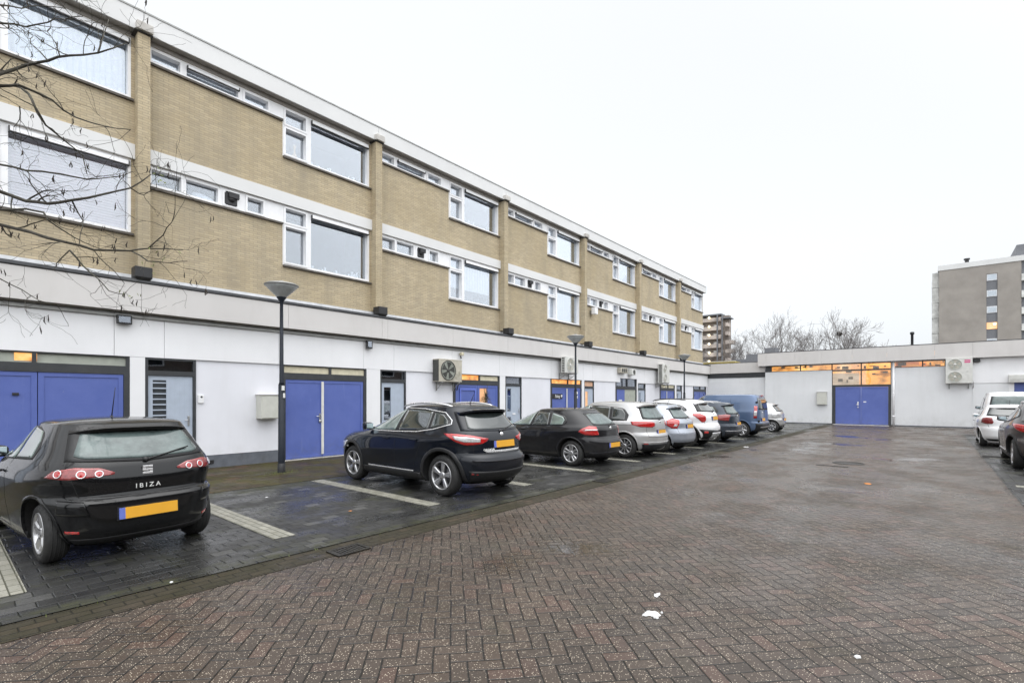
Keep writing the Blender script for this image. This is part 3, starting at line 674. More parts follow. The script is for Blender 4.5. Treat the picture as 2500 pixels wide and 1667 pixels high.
for q, (x, r_) in enumerate(((23.75, 0), (24.75, 1))):
    t = thing('wall_fan_box', ['square louvred ventilation box above the fourth garage', 'rounded ventilation box next to the square louvred one'][q], 'ventilation box', (x, 12.652, 2.95), 'ventilation boxes above the fourth garage')
    if q == 0:
        mb = MB(); mb.bbox(-.35, .4, -.22, 0, 0, .28, .012); mb.build('casing', M['ac_dirty'], t, True)
        mb = MB()
        for k in range(3): mb.box(-.25 + k * .2, -.10 + k * .2, -.226, -.221, .05, .23)
        mb.build('louvre', M['ac_side'], t, True)
    else:
        mb = MB(); mb.bbox(-.22, .22, -.3, 0, -.08, .26, .05); mb.build('casing', M['ac'], t, True)
        mb = MB(); mb.lathe([(0, -.302), (.13, -.303)], (0, 0, .09), 'y', 20); mb.build('opening', M['ac_side'], t, True)
# floodlights under the fascia
for x0, x1, z0, lab in ((2.45, 2.70, 3.12, 'black flat floodlight under the beige fascia above the first blue garage'), (8.24, 8.42, 3.06, 'smaller black floodlight under the fascia left of the mouldy air conditioner')):
    t = thing('floodlight', lab, 'floodlight', ((x0 + x1) / 2, 12.65, z0), 'black floodlights on the white cladding'); h = .18 if x1 - x0 > .2 else .24; w_ = (x1 - x0) / 2
    mb = MB(); mb.bbox(-w_, w_, -.13, -.05, 0, h, .01); mb.build('housing', M['black'], t, True)
    mb = MB(); mb.box(-w_ + .03, w_ - .03, -.134, -.131, .03, h - .03); mb.build('lens', M['dpane'], t, True)
    mb = MB(); mb.box(-.03, .03, -.05, .004, h * .4, h * .9); mb.build('bracket', M['black'], t, True)
t = thing('security_lamp', 'small yellowish lamp hanging below the fascia near the mouldy air conditioner', 'lamp', (12.05, 12.65, 3.1))
mb = MB(); mb.bbox(-.06, .06, -.16, -.04, 0, .12, .03); mb.build('housing', M['cream'], t, True); mb = MB(); mb.tube([(0, -.02, .1), (-.05, -.12, -.1)], .02, 8); mb.build('arm', M['black'], t, True)
t = thing('security_lamp', 'white boxy lamp on yellow brick wall below a narrow window', 'lamp', (PX[3] + .95, YW - .0, 5.75))
mb = MB(); mb.bbox(-.14, .14, -.34, -.12, .0, .32, .02); mb.build('housing', M['frame'], t, True); mb = MB(); mb.box(-.08, .08, -.12, 0, .02, .2); mb.build('arm', M['steel'], t, True)
# cabinets
def cabinet(x, y, z, w_, d_, h_, lab, rz=0):
    t = thing('meter_cabinet', lab, 'cabinet', (x, y, z), 'weathered wall cabinets', R(rz))
    mb = MB(); mb.bbox(-w_ / 2, w_ / 2, -d_, 0, 0, h_, .012); mb.build('case', M['cab'], t, True)
    mb = MB(); mb.bbox(-w_ / 2 + .02, w_ / 2 - .005, -d_ - .014, -d_ - .001, .02, h_ - .02, .004); mb.build('door', M['cab'], t, True)
    mb = MB(); mb.box(-w_ / 2 - .02, w_ / 2 + .02, -d_ - .03, .0, h_ + .001, h_ + .014); mb.build('lid', M['conc'], t, True); return t
cabinet(5.46, 12.70, 1.11, .50, .30, .58, 'weathered grey cabinet on white wall behind the nearest lamp post')
cabinet(36.91, 5.42, 1.22, .55, .16, .80, 'grey cabinet on the rear building wall left of its blue doors', -90)
t = thing('intercom', 'small white intercom on white wall beside the pale door', 'intercom', (4.0, 12.70, 1.50))
mb = MB(); mb.bbox(-.06, .06, -.035, 0, 0, .19, .01); mb.build('case', M['frame'], t, True); mb = MB(); mb.lathe([(0, -.04), (.022, -.038), (.024, -.034)], (.01, 0, .14), 'y', 14); mb.build('button', M['black'], t, True)
# sign on the garage door
t = thing('door_sign', 'small black sign with white script on a blue garage leaf', 'sign', (17.98, 12.685, 1.60))
mb = MB(); mb.bbox(-.40, .40, -.02, 0, 0, .22, .004); mb.build('board', M['black'], t, True)
v, f = text_mb('Saing', .19, .003, .2); mb = MB(); mb.add([(q[0], -.024 - q[2], .11 + q[1]) for q in v], f); mb.lathe([(0, -.03), (.05, -.03), (.06, -.021)], (.33, 0, .12), 'y', 12); mb.build('lettering', M['paper'], t, True)

# ------------------------------------------------------------ street lamps
def lamp(x, y, lab, first=[None]):
    if first[0] is None:
        t = thing('street_lamp', lab, 'street lamp', (x, y, 0), 'street lamps along the garage wall')
        mb = MB(); mb.tube([(0, 0, -.02), (0, 0, .18), (0, 0, 1.9)], [.072, .070, .064], 18); mb.tube([(0, 0, 1.9), (0, 0, 1.96), (0, 0, 3.72)], [.064, .045, .034], 18); mb.build('post', M['postdark'], t, True)
        mb = MB(); mb.lathe([(.080, -.01), (.079, .20), (.074, .205)], (0, 0, 0), 'z', 18); mb.build('base_sleeve', M['black'], t, True)
        mb = MB(); mb.lathe([(.036, 3.66), (.05, 3.72), (.095, 3.78), (.10, 3.80), (.04, 3.80)], (0, 0, 0), 'z', 24); mb.build('collar', M['postdark'], t, True)
        mb = MB(); mb.lathe([(.09, 3.79), (.17, 3.87), (.27, 3.97), (.325, 4.03), (.325, 4.045)], (0, 0, 0), 'z', 40); mb.build('bowl', M['bowl'], t, True)
        mb = MB(); mb.lathe([(.315, 4.03), (.345, 4.04), (.348, 4.06), (.30, 4.085), (.16, 4.11), (.05, 4.12), (.05, 4.15), (0, 4.15)], (0, 0, 0), 'z', 40); mb.build('hood', M['steel'], t, True)
        mb = MB(); mb.box(-.03, .03, -.079, -.073, 1.78, 1.88); mb.box(-.0, .045, -.073, -.068, 1.62, 1.72); mb.build('sticker', M['paper'], t, True)
        first[0] = t; return t
    t = copy_tree(first[0]); t.location = (x, y, 0); t['label'] = lab; return t
lamp(4.95, 10.77, 'nearest street lamp on a dark post beside the first empty bay')
lamp(16.54, 10.77, 'middle street lamp rising behind the parked dark hatchback')
lamp(27.75, 10.77, 'farthest and smallest of the street lamps behind the white cars')

# ------------------------------------------------------------ low rear building
XB = 36.92
RB = thing('rear_building', 'low white flat roofed building with lit orange strip windows and blue doors', 'building', (XB, 2, 0))
mb = MB()
mb.holes(-14, 8.74, .05, 4.0, XB, XB + .2, [(4.88, 8.37, 3.40, 3.81), (1.91, 4.885, -.1, 3.81), (-.5, 1.78, 3.42, 3.81), (-3.1, -2.3, 9, 9), (-7, -3.09, -.1, 2.46)], axis='x')
mb.box(XB + .2, XB + 12, 8.54, 8.74, -.02, 4.0); mb.build('wall', M['grey_render'], RB)
mb = MB(); mb.box(XB + .004, XB + .2, 4.885, 8.739, -.02, .049); mb.box(XB + .004, XB + .2, -3.09, 1.91, -.02, .049); mb.box(XB + .004, XB + .2, -14, -7, -.02, .049); mb.build('plinth', M['plinth'], RB)
fs = [9.14, 8.62, 6.9, 5.4, 3.8, 2.1, -.05, -1.62, -3.9, -6.5, -10, -14]
for a, b in zip(fs[:-1], fs[1:]):
    mb = MB(); mb.box(XB - .30, XB - .26, b + .003, a - .003, 3.815, 4.66); mb.build('fascia_panel', M['fascia'], RB)
mb = MB(); mb.box(XB - .26, XB + 12, 9.09, 9.137, 3.815, 4.66); mb.build('side_fascia', M['fascia'], RB)
mb = MB(); mb.box(XB - .31, XB + 12, -14, 9.15, 4.662, 4.70); mb.build('roof', M['gutter'], RB)
mb = MB(); mb.box(XB - .25, XB + 12, -14, 9.08, 4.0, 4.05); mb.box(XB - .25, XB, -14, 9.08, 3.83, 4.0); mb.build('soffit', M['soffit'], RB)
M['lit1'] = mat_emit('lit_workshop_orange', [(.30, .12, .03), (.85, .35, .08), (1.0, .55, .18), (1.0, .8, .5)], 1.15, (1, 1.2, 2.5))
M['lit2'] = mat_emit('lit_workshop_deep_orange', [(.28, .10, .02), (.9, .36, .07), (.95, .42, .10), (1.0, .55, .2)], 1.1, (1, 1.0, 2.0))
M['lit3'] = mat_emit('lit_pale_sheet', [(.30, .24, .18), (.50, .38, .28), (.62, .50, .40)], .9, (1, 1.2, 2.6))
M['lit4'] = mat_emit('lit_reddish_panel', [(.35, .06, .03), (.55, .12, .05), (.8, .40, .1)], .8, (1, .8, 4))
M['beam'] = simple('workshop_shelf', (.30, .22, .14), .7)
def litwin(name, ys, zs, mats):
    mb = MB(); hs = []
    for a, b in zip(ys[:-1], ys[1:]):
        for c, d in zip(zs[:-1], zs[1:]): hs.append((a + .03, b - .03, c + .03, d - .03))
    mb.holes(ys[0], ys[-1], zs[0], zs[-1], XB - .01, XB + .07, hs, axis='x'); fr = mb.build(name, M['dframe'], RB)
    for q, h in enumerate(hs):
        mb = MB(); mb.box(XB + .03, XB + .04, h[0], h[1], h[2], h[3]); mb.build('pane', M['winlit'], fr)
        mb = MB(); mb.box(XB + .7, XB + .72, h[0] - .2, h[1] + .2, h[2] - .2, h[3] + .6); mb.build('lit_interior', M[mats[q % len(mats)]], fr)
        mb = MB()
        for k in range(4):
            yy = rnd.uniform(h[0], h[1]); ww = rnd.uniform(.05, .35); zz = rnd.uniform(h[2] - .05, h[3] - .1); mb.box(XB + .45, XB + .6, yy, min(yy + ww, h[1]), zz, zz + rnd.uniform(.03, .2))
        mb.box(XB + .5, XB + .56, h[0] - .1, h[1] + .1, h[3] - .02, h[3] + .06)
        mb.build('shelf', M['beam'], fr)
M['winlit'] = mat_pane('workshop_glass', (.95, .95, .95), .05, .25)
litwin('window', [4.885, 6.63, 8.37], [3.40, 3.81], ['lit1', 'lit1'])
litwin('window', [1.91, 3.37, 4.885], [2.43, 3.38, 3.81], ['lit2', 'lit1', 'lit3', 'lit1'])
litwin('window', [-.5, .48, 1.78], [3.42, 3.81], ['lit2', 'lit4'])
mb = MB(); mb.box(XB - .008, XB + .1, 8.37, 8.735, 3.39, 3.81); mb.build('window_end_panel', M['dframe'], RB)
mb = MB(); mb.holes(1.91, 4.885, -.02, 2.43, XB - .012, XB + .07, [(2.05, 4.70, .03, 2.33)], axis='x'); fr = mb.build('door_frame', M['dframe'], RB)
for a, b in ((2.055, 3.37), (3.38, 4.695)):
    mb = MB(); mb.box(XB + .0, XB + .04, a, b, .035, 2.325); mb.holes(a, b, .035, 2.325, XB - .02, XB - .0005, [(a + .07, b - .07, .11, 2.25)], axis='x'); lf = mb.build('door_leaf', M['blue'], RB)
    if a > 3:
        mb = MB(); mb.bbox(XB - .05, XB - .001, 3.50, 3.56, 1.18, 1.42, .006); mb.tube([(XB - .04, 3.53, 1.3), (XB - .09, 3.53, 1.3), (XB - .09, 3.62, 1.22)], .013, 8); mb.lathe([(0, -.05), (.035, -.05), (.035, 0)], (XB, 3.53, 1.08), 'x', 12); mb.build('handle', M['frame'], lf)
    else:
        mb = MB(); mb.bbox(XB - .006, XB - .0008, 3.12, 3.26, 1.38, 1.44, .002); mb.build('plate', M['frame'], lf)
mb = MB(); mb.box(XB - .6, XB - .0, 2.0, 4.8, -.02, .012); mb.build('threshold', M['conc'], RB)
t = thing('downpipe', 'white rain downpipe right of the rear blue doors', 'pipe', (XB, 1.80, 0))
mb = MB(); mb.tube([(-.07, 0, .0), (-.07, 0, 3.8)], .055, 12); mb.build('pipe', M['frame'], t, True)
mb = MB()
for z in (.55, 1.9, 3.2): mb.lathe([(.066, z), (.066, z + .05), (.056, z + .05)], (-.07, 0, 0), 'z', 12); mb.box(-.02, 0, -.02, .02, z, z + .04)
mb.build('clamp', M['frame'], t, True)
mb = MB(); mb.box(XB - .045, XB - .001, -14, -1.62, 2.45, 3.814); mb.build('white_band', M['white'], RB)
mb = MB(); mb.box(XB - .02, XB - .0005, -3.09, -1.62, .05, 2.449); mb.build('side_wall_skim', M['grey_render'], RB)
mb = MB(); mb.bbox(XB - .26, XB - .046, -7.0, -3.0, 2.44, 2.86, .03); 
for k in range(9): mb.box(XB - .266, XB - .262, -6.9, -3.05, 2.47 + k * .02, 2.478 + k * .02)
mb.build('shutter_box', M['ac'], RB)
mb = MB(); mb.box(XB - .05, XB - .0, -3.22, -3.02, 0, 2.44); mb.build('shutter_guide', M['frame'], RB)
mb = MB(); mb.box(XB + .05, XB + .08, -7.0, -3.1, 0, 2.45)
for k in range(24): mb.box(XB + .042, XB + .05, -7.0, -3.1, .02 + k * .1, .09 + k * .1)
mb.build('roller_shutter', M['blue'], RB)
t = thing('floodlight', 'dark box lamp under the rear roof edge right of the twin fan unit', 'floodlight', (XB - .046, -1.78, 3.58), 'black floodlights on the white cladding')
mb = MB(); mb.bbox(-.18, -.03, -.14, .14, .0, .19, .012); mb.build('housing', M['black'], t, True); mb = MB(); mb.box(-.03, 0, -.03, .03, .05, .14); mb.build('bracket', M['steel'], t, True)
# flue on the roof
t = thing('roof_flue', 'black flue pipe with a white collar on the rear roof', 'chimney', (41.0, 1.05, 4.7))
mb = MB(); mb.lathe([(.13, 0), (.12, .3), (.07, .36)], (0, 0, 0), 'z', 16); mb.build('collar', M['frame'], t, True)
mb = MB(); mb.lathe([(.072, .30), (.072, 1.02), (.11, 1.04), (.115, 1.17), (.06, 1.2), (0, 1.2)], (0, 0, 0), 'z', 16); mb.build('pipe', M['black'], t, True)
for q, yy in enumerate((5.9, 5.3)): 
    t = thing('roof_vent', ['small dark vent cap on rear roof, left of the pair', 'small dark vent cap on rear roof, right of the pair'][q], 'vent', (XB + .4, yy + .6 * (1 - q), 4.70), 'vent caps on the rear roof')
    mb = MB(); mb.lathe([(.02, 0), (.02, .06), (.05, .07), (0, .1)], (0, 0, 0), 'z', 10); mb.build('cap', M['black'], t, True)
# link between the two buildings
LK = thing('link_building', 'low white link wall between the brick block and the rear building', 'building', (37.1, 11, 0))
mb = MB(); mb.box(37.15, 37.35, 8.7, 12.9, -.02, 3.7); mb.build('wall', M['grey_render'], LK)
mb = MB(); mb.box(37.12, 37.149, 8.75, 12.9, 3.08, 3.42); mb.build('dark_band', M['dframe'], LK)
for a, b in ((8.7, 11.0), (11.0, 12.56)):
    mb = MB(); mb.box(37.02, 37.10, a + .003, b - .003, 3.42, 4.12); mb.build('fascia_panel', M['fascia'], LK)
mb = MB(); mb.box(37.01, 48, 8.7, 13, 4.122, 4.15); mb.build('roof', M['gutter'], LK)
mb = MB(); mb.box(37.14, 37.149, 8.75, 12.9, -.02, .06); mb.build('plinth', M['plinth'], LK)

# ------------------------------------------------------------ tower block and gallery flats far away
M['tower'] = simple('grey_brown_brick', (.30, .275, .25), .9, var=.14, vs=.35)
M['towerdark'] = simple('slate_panel', (.16, .165, .18), .7)
M['towerwhite'] = simple('pale_gallery', (.62, .62, .60), .7, var=.25, vs=1.2)
TW = thing('tower_block', 'tall grey brick tower block with a column of small windows', 'building', (120, -6, 0))
mb = MB(); zs = [23.3 - 2.82 * k for k in range(9)]
mb.holes(-11.35, -.75, 0, 25.0, 120, 120.3, [(-8.45, -7.05, .5, 23.4)], axis='x'); mb.box(120.3, 225, -11.35, -.75, 0, 24.9); mb.build('wall', M['tower'], TW)
mb = MB()
mb.box(119.9, 225, -12.7, -.6, 25.0, 25.9); mb.build('roof_edge', M['roof_fascia'], TW)
mb = MB(); mb.box(120.2, 120.22, -8.45, -7.05, .5, 23.4); mb.build('infill_panel', M['towerdark'], TW)
M['towerlit'] = mat_emit('lit_stairwell', [(.9, .35, .12), (1, .6, .3)], 1.1, (1, 1, 1))
for k in range(8):
    z1 = 23.35 - 2.82 * k; mb = MB(); mb.box(120.10, 120.19, -8.40, -7.10, z1 - 1.12, z1)
    w_ = mb.build('window', M['towerlit'] if k == 3 else M['frame'], TW)
    mb = MB(); mb.box(120.09, 120.099, -8.32, -7.18, z1 - 1.04, z1 - .08); mb.build('pane', M['winlit'] if k == 3 else M['pane'], w_)
    if k == 3:
        mb = MB(); mb.lathe([(0, 120.02), (.2, 120.03), (.2, 120.08)], (0, -8.1, z1 - .3), 'x', 10); M['bulb'] = mat_emit('lit_bulb', [(1, .85, .5), (1, .95, .7)], 3.0); mb.build('lamp', M['bulb'], w_)
mb = MB()
for k in range(9):
    z = 22.3 - 2.82 * k; mb.box(121, 222, -.74, .25, z, z + 1.0); mb.box(121, 222, -.74, .2, z - .15, z)
    for q in range(24): mb.box(121 + q * 4.3, 121.3 + q * 4.3, -.7, .2, z + 1, z + 2.6)
mb.build('gallery', M['towerwhite'], TW)
mb = MB()
for k in range(9):
    z = 21.6 - 2.82 * k; mb.box(119.9, 222, -13.2, -11.36, z, z + 1.15)
mb.build('balcony', M['towerwhite'], TW)
for k in range(9):
    pass
mb = MB(); mb.box(120.4, 222, -11.8, -11.36, 0, 25); mb.build('balcony_back', M['towerdark'], TW)
mb = MB(); mb.box(122, 140, -14, -10.95, 25.95, 28.2); mb.build('roof_plant_room', M['towerdark'], TW)
mb = MB(); mb.lathe([(.3, 25.9), (.3, 26.7), (.45, 26.75), (.45, 27.0), (0, 27.0)], (122, -4.6, 0), 'z', 10); mb.build('vent', M['black'], TW)
GF = thing('gallery_flats', 'distant weathered gallery flats with rows of lit lamps', 'building', (165, 55, 0))
M['flat'] = simple('weathered_concrete', (.46, .40, .36), .85, var=.3, vs=.5)
M['flatdark'] = simple('gallery_shade', (.24, .205, .18), .8, var=.5, vs=.3)
mb = MB(); mb.box(165, 167, 49.6, 75, 0, 28.2); mb.build('core', M['flatdark'], GF)
mb = MB()
for k in range(10):
    z = 26.6 - 2.8 * k - .0
    mb.box(163.2, 165, 51.6 + .0, 75, z - .25, z + .95)
    mb.box(162.0, 165, 47.6 if k > 1 else 49.2, 49.8, z - 2.2, z - 1.1)
mb.build('gallery_parapet', M['flat'], GF)
mb = MB(); mb.box(163, 167, 51.4, 75, 28.3, 28.7); mb.box(162.9, 167, 48.8, 51.5, 27.0, 27.3); mb.build('roof', M['towerdark'], GF)
mb = MB()
for y in (50.9, 52.4): mb.box(162.8, 163.1, y, y + .35, 0, 28.3)
mb.build('shaft', M['towerdark'], GF)
mb = MB()
for k in range(10):
    for q in range(9): mb.box(164.7, 164.98, 53.2 + q * 2.2, 54.3 + q * 2.2, 27.7 - 2.8 * k - .3, 27.7 - 2.8 * k + .6) if (q * 7 + k * 3) % 5 else None
mb.build('window', M['towerwhite'], GF)
for k in range(8):
    z = 27.6 - 2.8 * k; mb = MB(); bm = bmesh.new(); bmesh.ops.create_uvsphere(bm, u_segments=10, v_segments=8, radius=.34)
    mb.add([(162.8 + q.co.x, 55.1 + q.co.y, z + q.co.z) for q in bm.verts], [[q.index for q in f.verts] for f in bm.faces], 0, True); bm.free(); mb.build('gallery_lamp', M['bulb'], GF)
M['yellow'] = simple('yellow_sheeting', (.62, .48, .10), .6)
t = thing('yellow_container', 'yellow open container showing behind the link roof', 'container', (45, 15.4, 4.2))
mb = MB(); mb.prism([(-2.2, .0), (.9, .0), (1.1, .62), (-2.4, .62)], 0, 1.6, axis='x'); mb.build('shell', M['yellow'], t, True)
mb = MB(); mb.box(-.05, 0, -2.42, 1.12, .6, .68); mb.build('rim', M['cream'], t, True)
BH = thing('parapet_wall', 'dark stepped parapet wall standing behind the link roof', 'wall', (60, 17, 0))
mb = MB(); mb.box(60, 62, 13.4, 16.2, 0, 6.6); mb.box(60, 62, 13.2, 14.3, 6.6, 7.2); mb.box(60, 62, 16.2, 17.8, 0, 6.1); mb.build('masonry', M['towerdark'], BH)

# ------------------------------------------------------------ cars
def mat_paint(name, c, metal=0.0, rough=.3, dirt=.25, dcol=(.16, .15, .13)):
    t = NT(name); p = t.objc(); z = t.sep(p)[2]
    d = t.m('MULTIPLY', t.rng(z, .15, .75, 1, .12), t.rng(t.noise(p, 4, 6, .7), .35, .75, 0, dirt))
    cc = t.mix(d, c, dcol)
    drops = t.rng(t.vor(t.scale(p, (1, 1, 1)), 90), .05, .2, 1, 0)
    t.set(base=cc, metal=metal, coat=1.0 if sum(c) > .3 else .8, coatr=.03, spec=.5 if sum(c) > .3 else .08)
    t.set(rough=t.m('ADD', t.m('MULTIPLY', d, .4), rough))
    bp = t.n('ShaderNodeBump'); bp.inputs['Strength'].default_value = .06; bp.inputs['Distance'].default_value = .004
    t.put(bp.inputs['Height'], drops); t.put(t.b.inputs['Coat Normal'], bp.outputs[0]); return t.mat
def mat_cglass(name, c, fog=0.0, fogc=(.36, .43, .41)):
    t = NT(name); p = t.objc(); n1 = t.noise(p, 3.2, 5, .65)
    cc = t.mix(t.rng(n1, .35, .7, 0, .6), c, (c[0] * 2.4 + .02, c[1] * 2.6 + .02, c[2] * 2.4 + .02))
    if fog: cc = t.mix(t.m('MULTIPLY', t.rng(t.noise(t.scale(p, (1, 1.2, 2.2)), 3.0, 6, .7), .36, .60), fog), cc, fogc)
    t.set(base=cc, rough=.04 if not fog else .12, spec=.75 if not fog else .4, coat=1 if not fog else .5, coatr=.02); return t.mat
M['c_black'] = mat_paint('black_car_paint', (.004, .0042, .005), 0, .28, .05)
M['c_navyblack'] = mat_paint('blue_black_car_paint', (.005, .007, .012), 0, .3, .06)
M['c_grey'] = mat_paint('charcoal_car_paint', (.012, .012, .014), .1, .35, .14)
M['c_silver'] = mat_paint('silver_car_paint', (.50, .50, .50), .55, .32, .4)
M['c_bsilver'] = mat_paint('bluish_silver_car_paint', (.36, .39, .45), .55, .32, .3)
M['c_white'] = mat_paint('white_car_paint', (.78, .78, .79), 0, .3, .3)
M['c_slate'] = mat_paint('slate_blue_car_paint', (.035, .045, .062), .4, .33, .3)
M['c_blue'] = mat_paint('steel_blue_van_paint', (.085, .135, .24), .35, .35, .3)
M['c_brown'] = mat_paint('grey_brown_car_paint', (.085, .075, .075), .5, .33, .35)
M['trim'] = simple('black_trim', (.014, .014, .015), .45, var=.2)
M['under'] = simple('car_underside', (.006, .006, .006), .9)
M['rubber'] = simple('tyre_rubber', (.018, .018, .018), .75, var=.25, vs=12, grime=.3, gcol=(.05, .045, .04))
M['alloy'] = simple('alloy_rim', (.55, .55, .56), .3, metal=.85, var=.1, grime=.35, gcol=(.2, .19, .17))
M['alloyd'] = simple('dark_alloy', (.05, .05, .055), .4, metal=.6)
M['chrome'] = simple('chrome_trim', (.80, .80, .81), .25, metal=.65, var=.03)
M['red'] = simple('red_lamp_lens', (.42, .012, .012), .12, spec=.8, coat=1, var=.3, vs=30)
M['dred'] = simple('dark_red_lamp_lens', (.20, .02, .02), .15, coat=1, var=.2, vs=30)
M['pinkred'] = simple('pale_red_lamp_lens', (.26, .04, .04), .15, coat=1, var=.3, vs=40)
M['clear'] = simple('clear_lamp_lens', (.62, .62, .62), .12, metal=.3, coat=1, var=.2, vs=40)
M['amber'] = simple('amber_lamp', (.75, .25, .04), .2, coat=1)
M['plate'] = simple('yellow_number_plate', (.72, .36, .03), .4, var=.06)
M['plateb'] = simple('blue_plate_band', (.12, .16, .50), .4)
M['mirrorglass'] = simple('mirror_glass', (.45, .52, .56), .05, metal=1, var=.02)
M['glass_d'] = mat_cglass('tinted_car_glass', (.018, .022, .022))
M['glass_l'] = mat_cglass('clear_car_glass', (.10, .125, .12))
M['glass_f'] = mat_cglass('misted_rear_glass', (.04, .055, .055), .38, (.20, .25, .245))

def pch(xs, ys, x):
    xs = np.asarray(xs, float); ys = np.asarray(ys, float); h = np.diff(xs); d = np.diff(ys) / h; m = np.zeros_like(ys)
    for k in range(1, len(xs) - 1):
        if d[k - 1] * d[k] > 0: w1, w2 = 2 * h[k] + h[k - 1], h[k] + 2 * h[k - 1]; m[k] = (w1 + w2) / (w1 / d[k - 1] + w2 / d[k])
    m[0], m[-1] = d[0], d[-1]
    x = min(max(x, xs[0]), xs[-1]); k = min(max(int(np.searchsorted(xs, x) - 1), 0), len(h) - 1)
    t = (x - xs[k]) / h[k]
    return float((2 * t**3 - 3 * t**2 + 1) * ys[k] + (t**3 - 2 * t**2 + t) * h[k] * m[k] + (-2 * t**3 + 3 * t**2) * ys[k + 1] + (t**3 - t**2) * h[k] * m[k + 1])

class Body:
    """closed car shell described by horizontal sections; the same functions place every panel, lamp and pane on it"""
    def __init__(s, sp):
        s.sp = sp; s.H = sp['H']; s.zt = sp['zt']; s.cache = {}
    def xr(s, z): return pch(*zip(*s.sp['rear']), z)
    def xf(s, z): return pch(*zip(*s.sp['front']), z)
    def w(s, z): return pch(*zip(*s.sp['wid']), z)
    def nn(s, z): return pch(*zip(*s.sp.get('nr', [(0, 4.2), (2.5, 4.2)])), z), s.sp.get('nf', 3.2)
    def sec(s, z):
        z = min(max(z, s.sp['wid'][0][0]), s.zt); return s.xr(z), s.xf(z), s.w(z), *s.nn(z)
    def curve(s, z, n=260):
        key = round(z, 3)
        if key in s.cache: return s.cache[key]
        a, b, w, nr, nf = s.sec(z); xc = a + .5 * (b - a); h = (b - a) / 2; P = []
        for k in range(n + 1):
            th = math.pi / 2 * k / n; P.append((xc - h * math.cos(th) ** (2 / nr), w * math.sin(th) ** (2 / nr)))
        P = np.array(P); d = np.hypot(*np.diff(P, axis=0).T); L = np.concatenate([[0], np.cumsum(d)])
        k0 = int(np.argmin(np.abs(np.arange(n + 1) - n * .5))); L -= L[k0]
        s.cache[key] = (P, L); return P, L
    def side(s, x, z):
        a, b, w, nr, nf = s.sec(z); xc = (a + b) / 2; h = (b - a) / 2; q = (x - xc) / h; n = nr if q < 0 else nf
        return Vector((x, w * max(0, 1 - min(abs(q), 1) ** n) ** (1 / n), z))
    def rearp(s, y, z):
        a, b, w, nr, nf = s.sec(z); xc = (a + b) / 2; h = (b - a) / 2; q = min(abs(y) / w, 1)
        return Vector((xc - h * (1 - q ** nr) ** (1 / nr), y, z))
    def frontp(s, y, z):
        a, b, w, nr, nf = s.sec(z); xc = (a + b) / 2; h = (b - a) / 2; q = min(abs(y) / w, 1)
        return Vector((xc + h * (1 - q ** nf) ** (1 / nf), y, z))
    def wrap(s, u, z):
        P, L = s.curve(z); return Vector((float(np.interp(u, L, P[:, 0])), float(np.interp(u, L, P[:, 1])), z))
    def shell(s):
        mb = MB(); z0 = s.sp['wid'][0][0]; zs = list(np.arange(z0, s.zt, .022)) + [s.zt]; N = 26
        ths = []
        for k in range(4):
            for q in range(N): ths.append((k, q / N))
        rings = []
        def ring(a, b, w, nr, nf, z):
            xc, h = (a + b) / 2, (b - a) / 2; o = []
            for k, f in ths:
                th = (k + f) * math.pi / 2; c, sn = math.cos(th), math.sin(th); n = nr if c > 1e-9 else nf
                o.append((xc - h * math.copysign(abs(c) ** (2 / n), c), w * math.copysign(abs(sn) ** (2 / n), sn), z))
            return o
        a, b, w, nr, nf = s.sec(z0); rings.append(ring(a + .25, b - .25, w - .18, nr, nf, z0 - .02))
        for z in zs: rings.append(ring(*s.sec(z), z))
        a, b, w, nr, nf = s.sec(s.zt); xm = a + (b - a) * s.sp.get('crown', .55)
        for k in range(1, 11):
            ph = k / 11 * math.pi / 2; f = math.cos(ph) ** 1.0; z = s.zt + (s.H - s.zt) * math.sin(ph) ** .9
            rings.append(ring(xm - (xm - a) * f, xm + (b - xm) * f, w * f, nr + (2.4 - nr) * (1 - f), nf + (2.4 - nf) * (1 - f), z))
        n = len(ths); v = [p for r_ in rings for p in r_]
        f = [(i * n + k, i * n + (k + 1) % n, (i + 1) * n + (k + 1) % n, (i + 1) * n + k) for i in range(len(rings) - 1) for k in range(n)]
        v.append((xm, 0, s.H)); t = len(v) - 1; f += [((len(rings) - 1) * n + k, (len(rings) - 1) * n + (k + 1) % n, t) for k in range(n)]
        f.append(tuple(range(n - 1, -1, -1)))
        mb.add(v, f, 0, True); return mb
    def patch(s, mb, lo, hi, fn, off=.004, nu=14, nv=8, m=0, flip=False, skirt=.012):
        """panel between two curves given in panel coordinates, raised off the shell, with turned-in edges"""
        def samp(c, t):
            c = [Vector(p) for p in c]
            if len(c) == 1: return c[0]
            L = [0]
            for a, b in zip(c[:-1], c[1:]): L.append(L[-1] + (b - a).length)
            d = t * L[-1]
            for k in range(len(c) - 1):
                if d <= L[k + 1] + 1e-9: return c[k].lerp(c[k + 1], (d - L[k]) / max(1e-9, L[k + 1] - L[k]))
            return c[-1]
        G = [[None] * (nv + 1) for _ in range(nu + 1)]
        for i in range(nu + 1):
            A, B = samp(lo, i / nu), samp(hi, i / nu)
            for j in range(nv + 1): q = A.lerp(B, j / nv); G[i][j] = fn(q[0], q[1])
        cen = Vector((s.sp['L'] * .5, 0, s.H * .45)); V = []
        for i in range(nu + 1):
            for j in range(nv + 1):
                du = G[min(i + 1, nu)][j] - G[max(i - 1, 0)][j]; dv = G[i][min(j + 1, nv)] - G[i][max(j - 1, 0)]
                n = du.cross(dv)
                if n.length < 1e-9: n = G[i][j] - cen
                n.normalize()
                if n.dot(G[i][j] - cen) < 0: n = -n
                V.append((G[i][j] + n * off, n))
        k = nv + 1; F = [(i * k + j, (i + 1) * k + j, (i + 1) * k + j + 1, i * k + j + 1) for i in range(nu) for j in range(nv)]
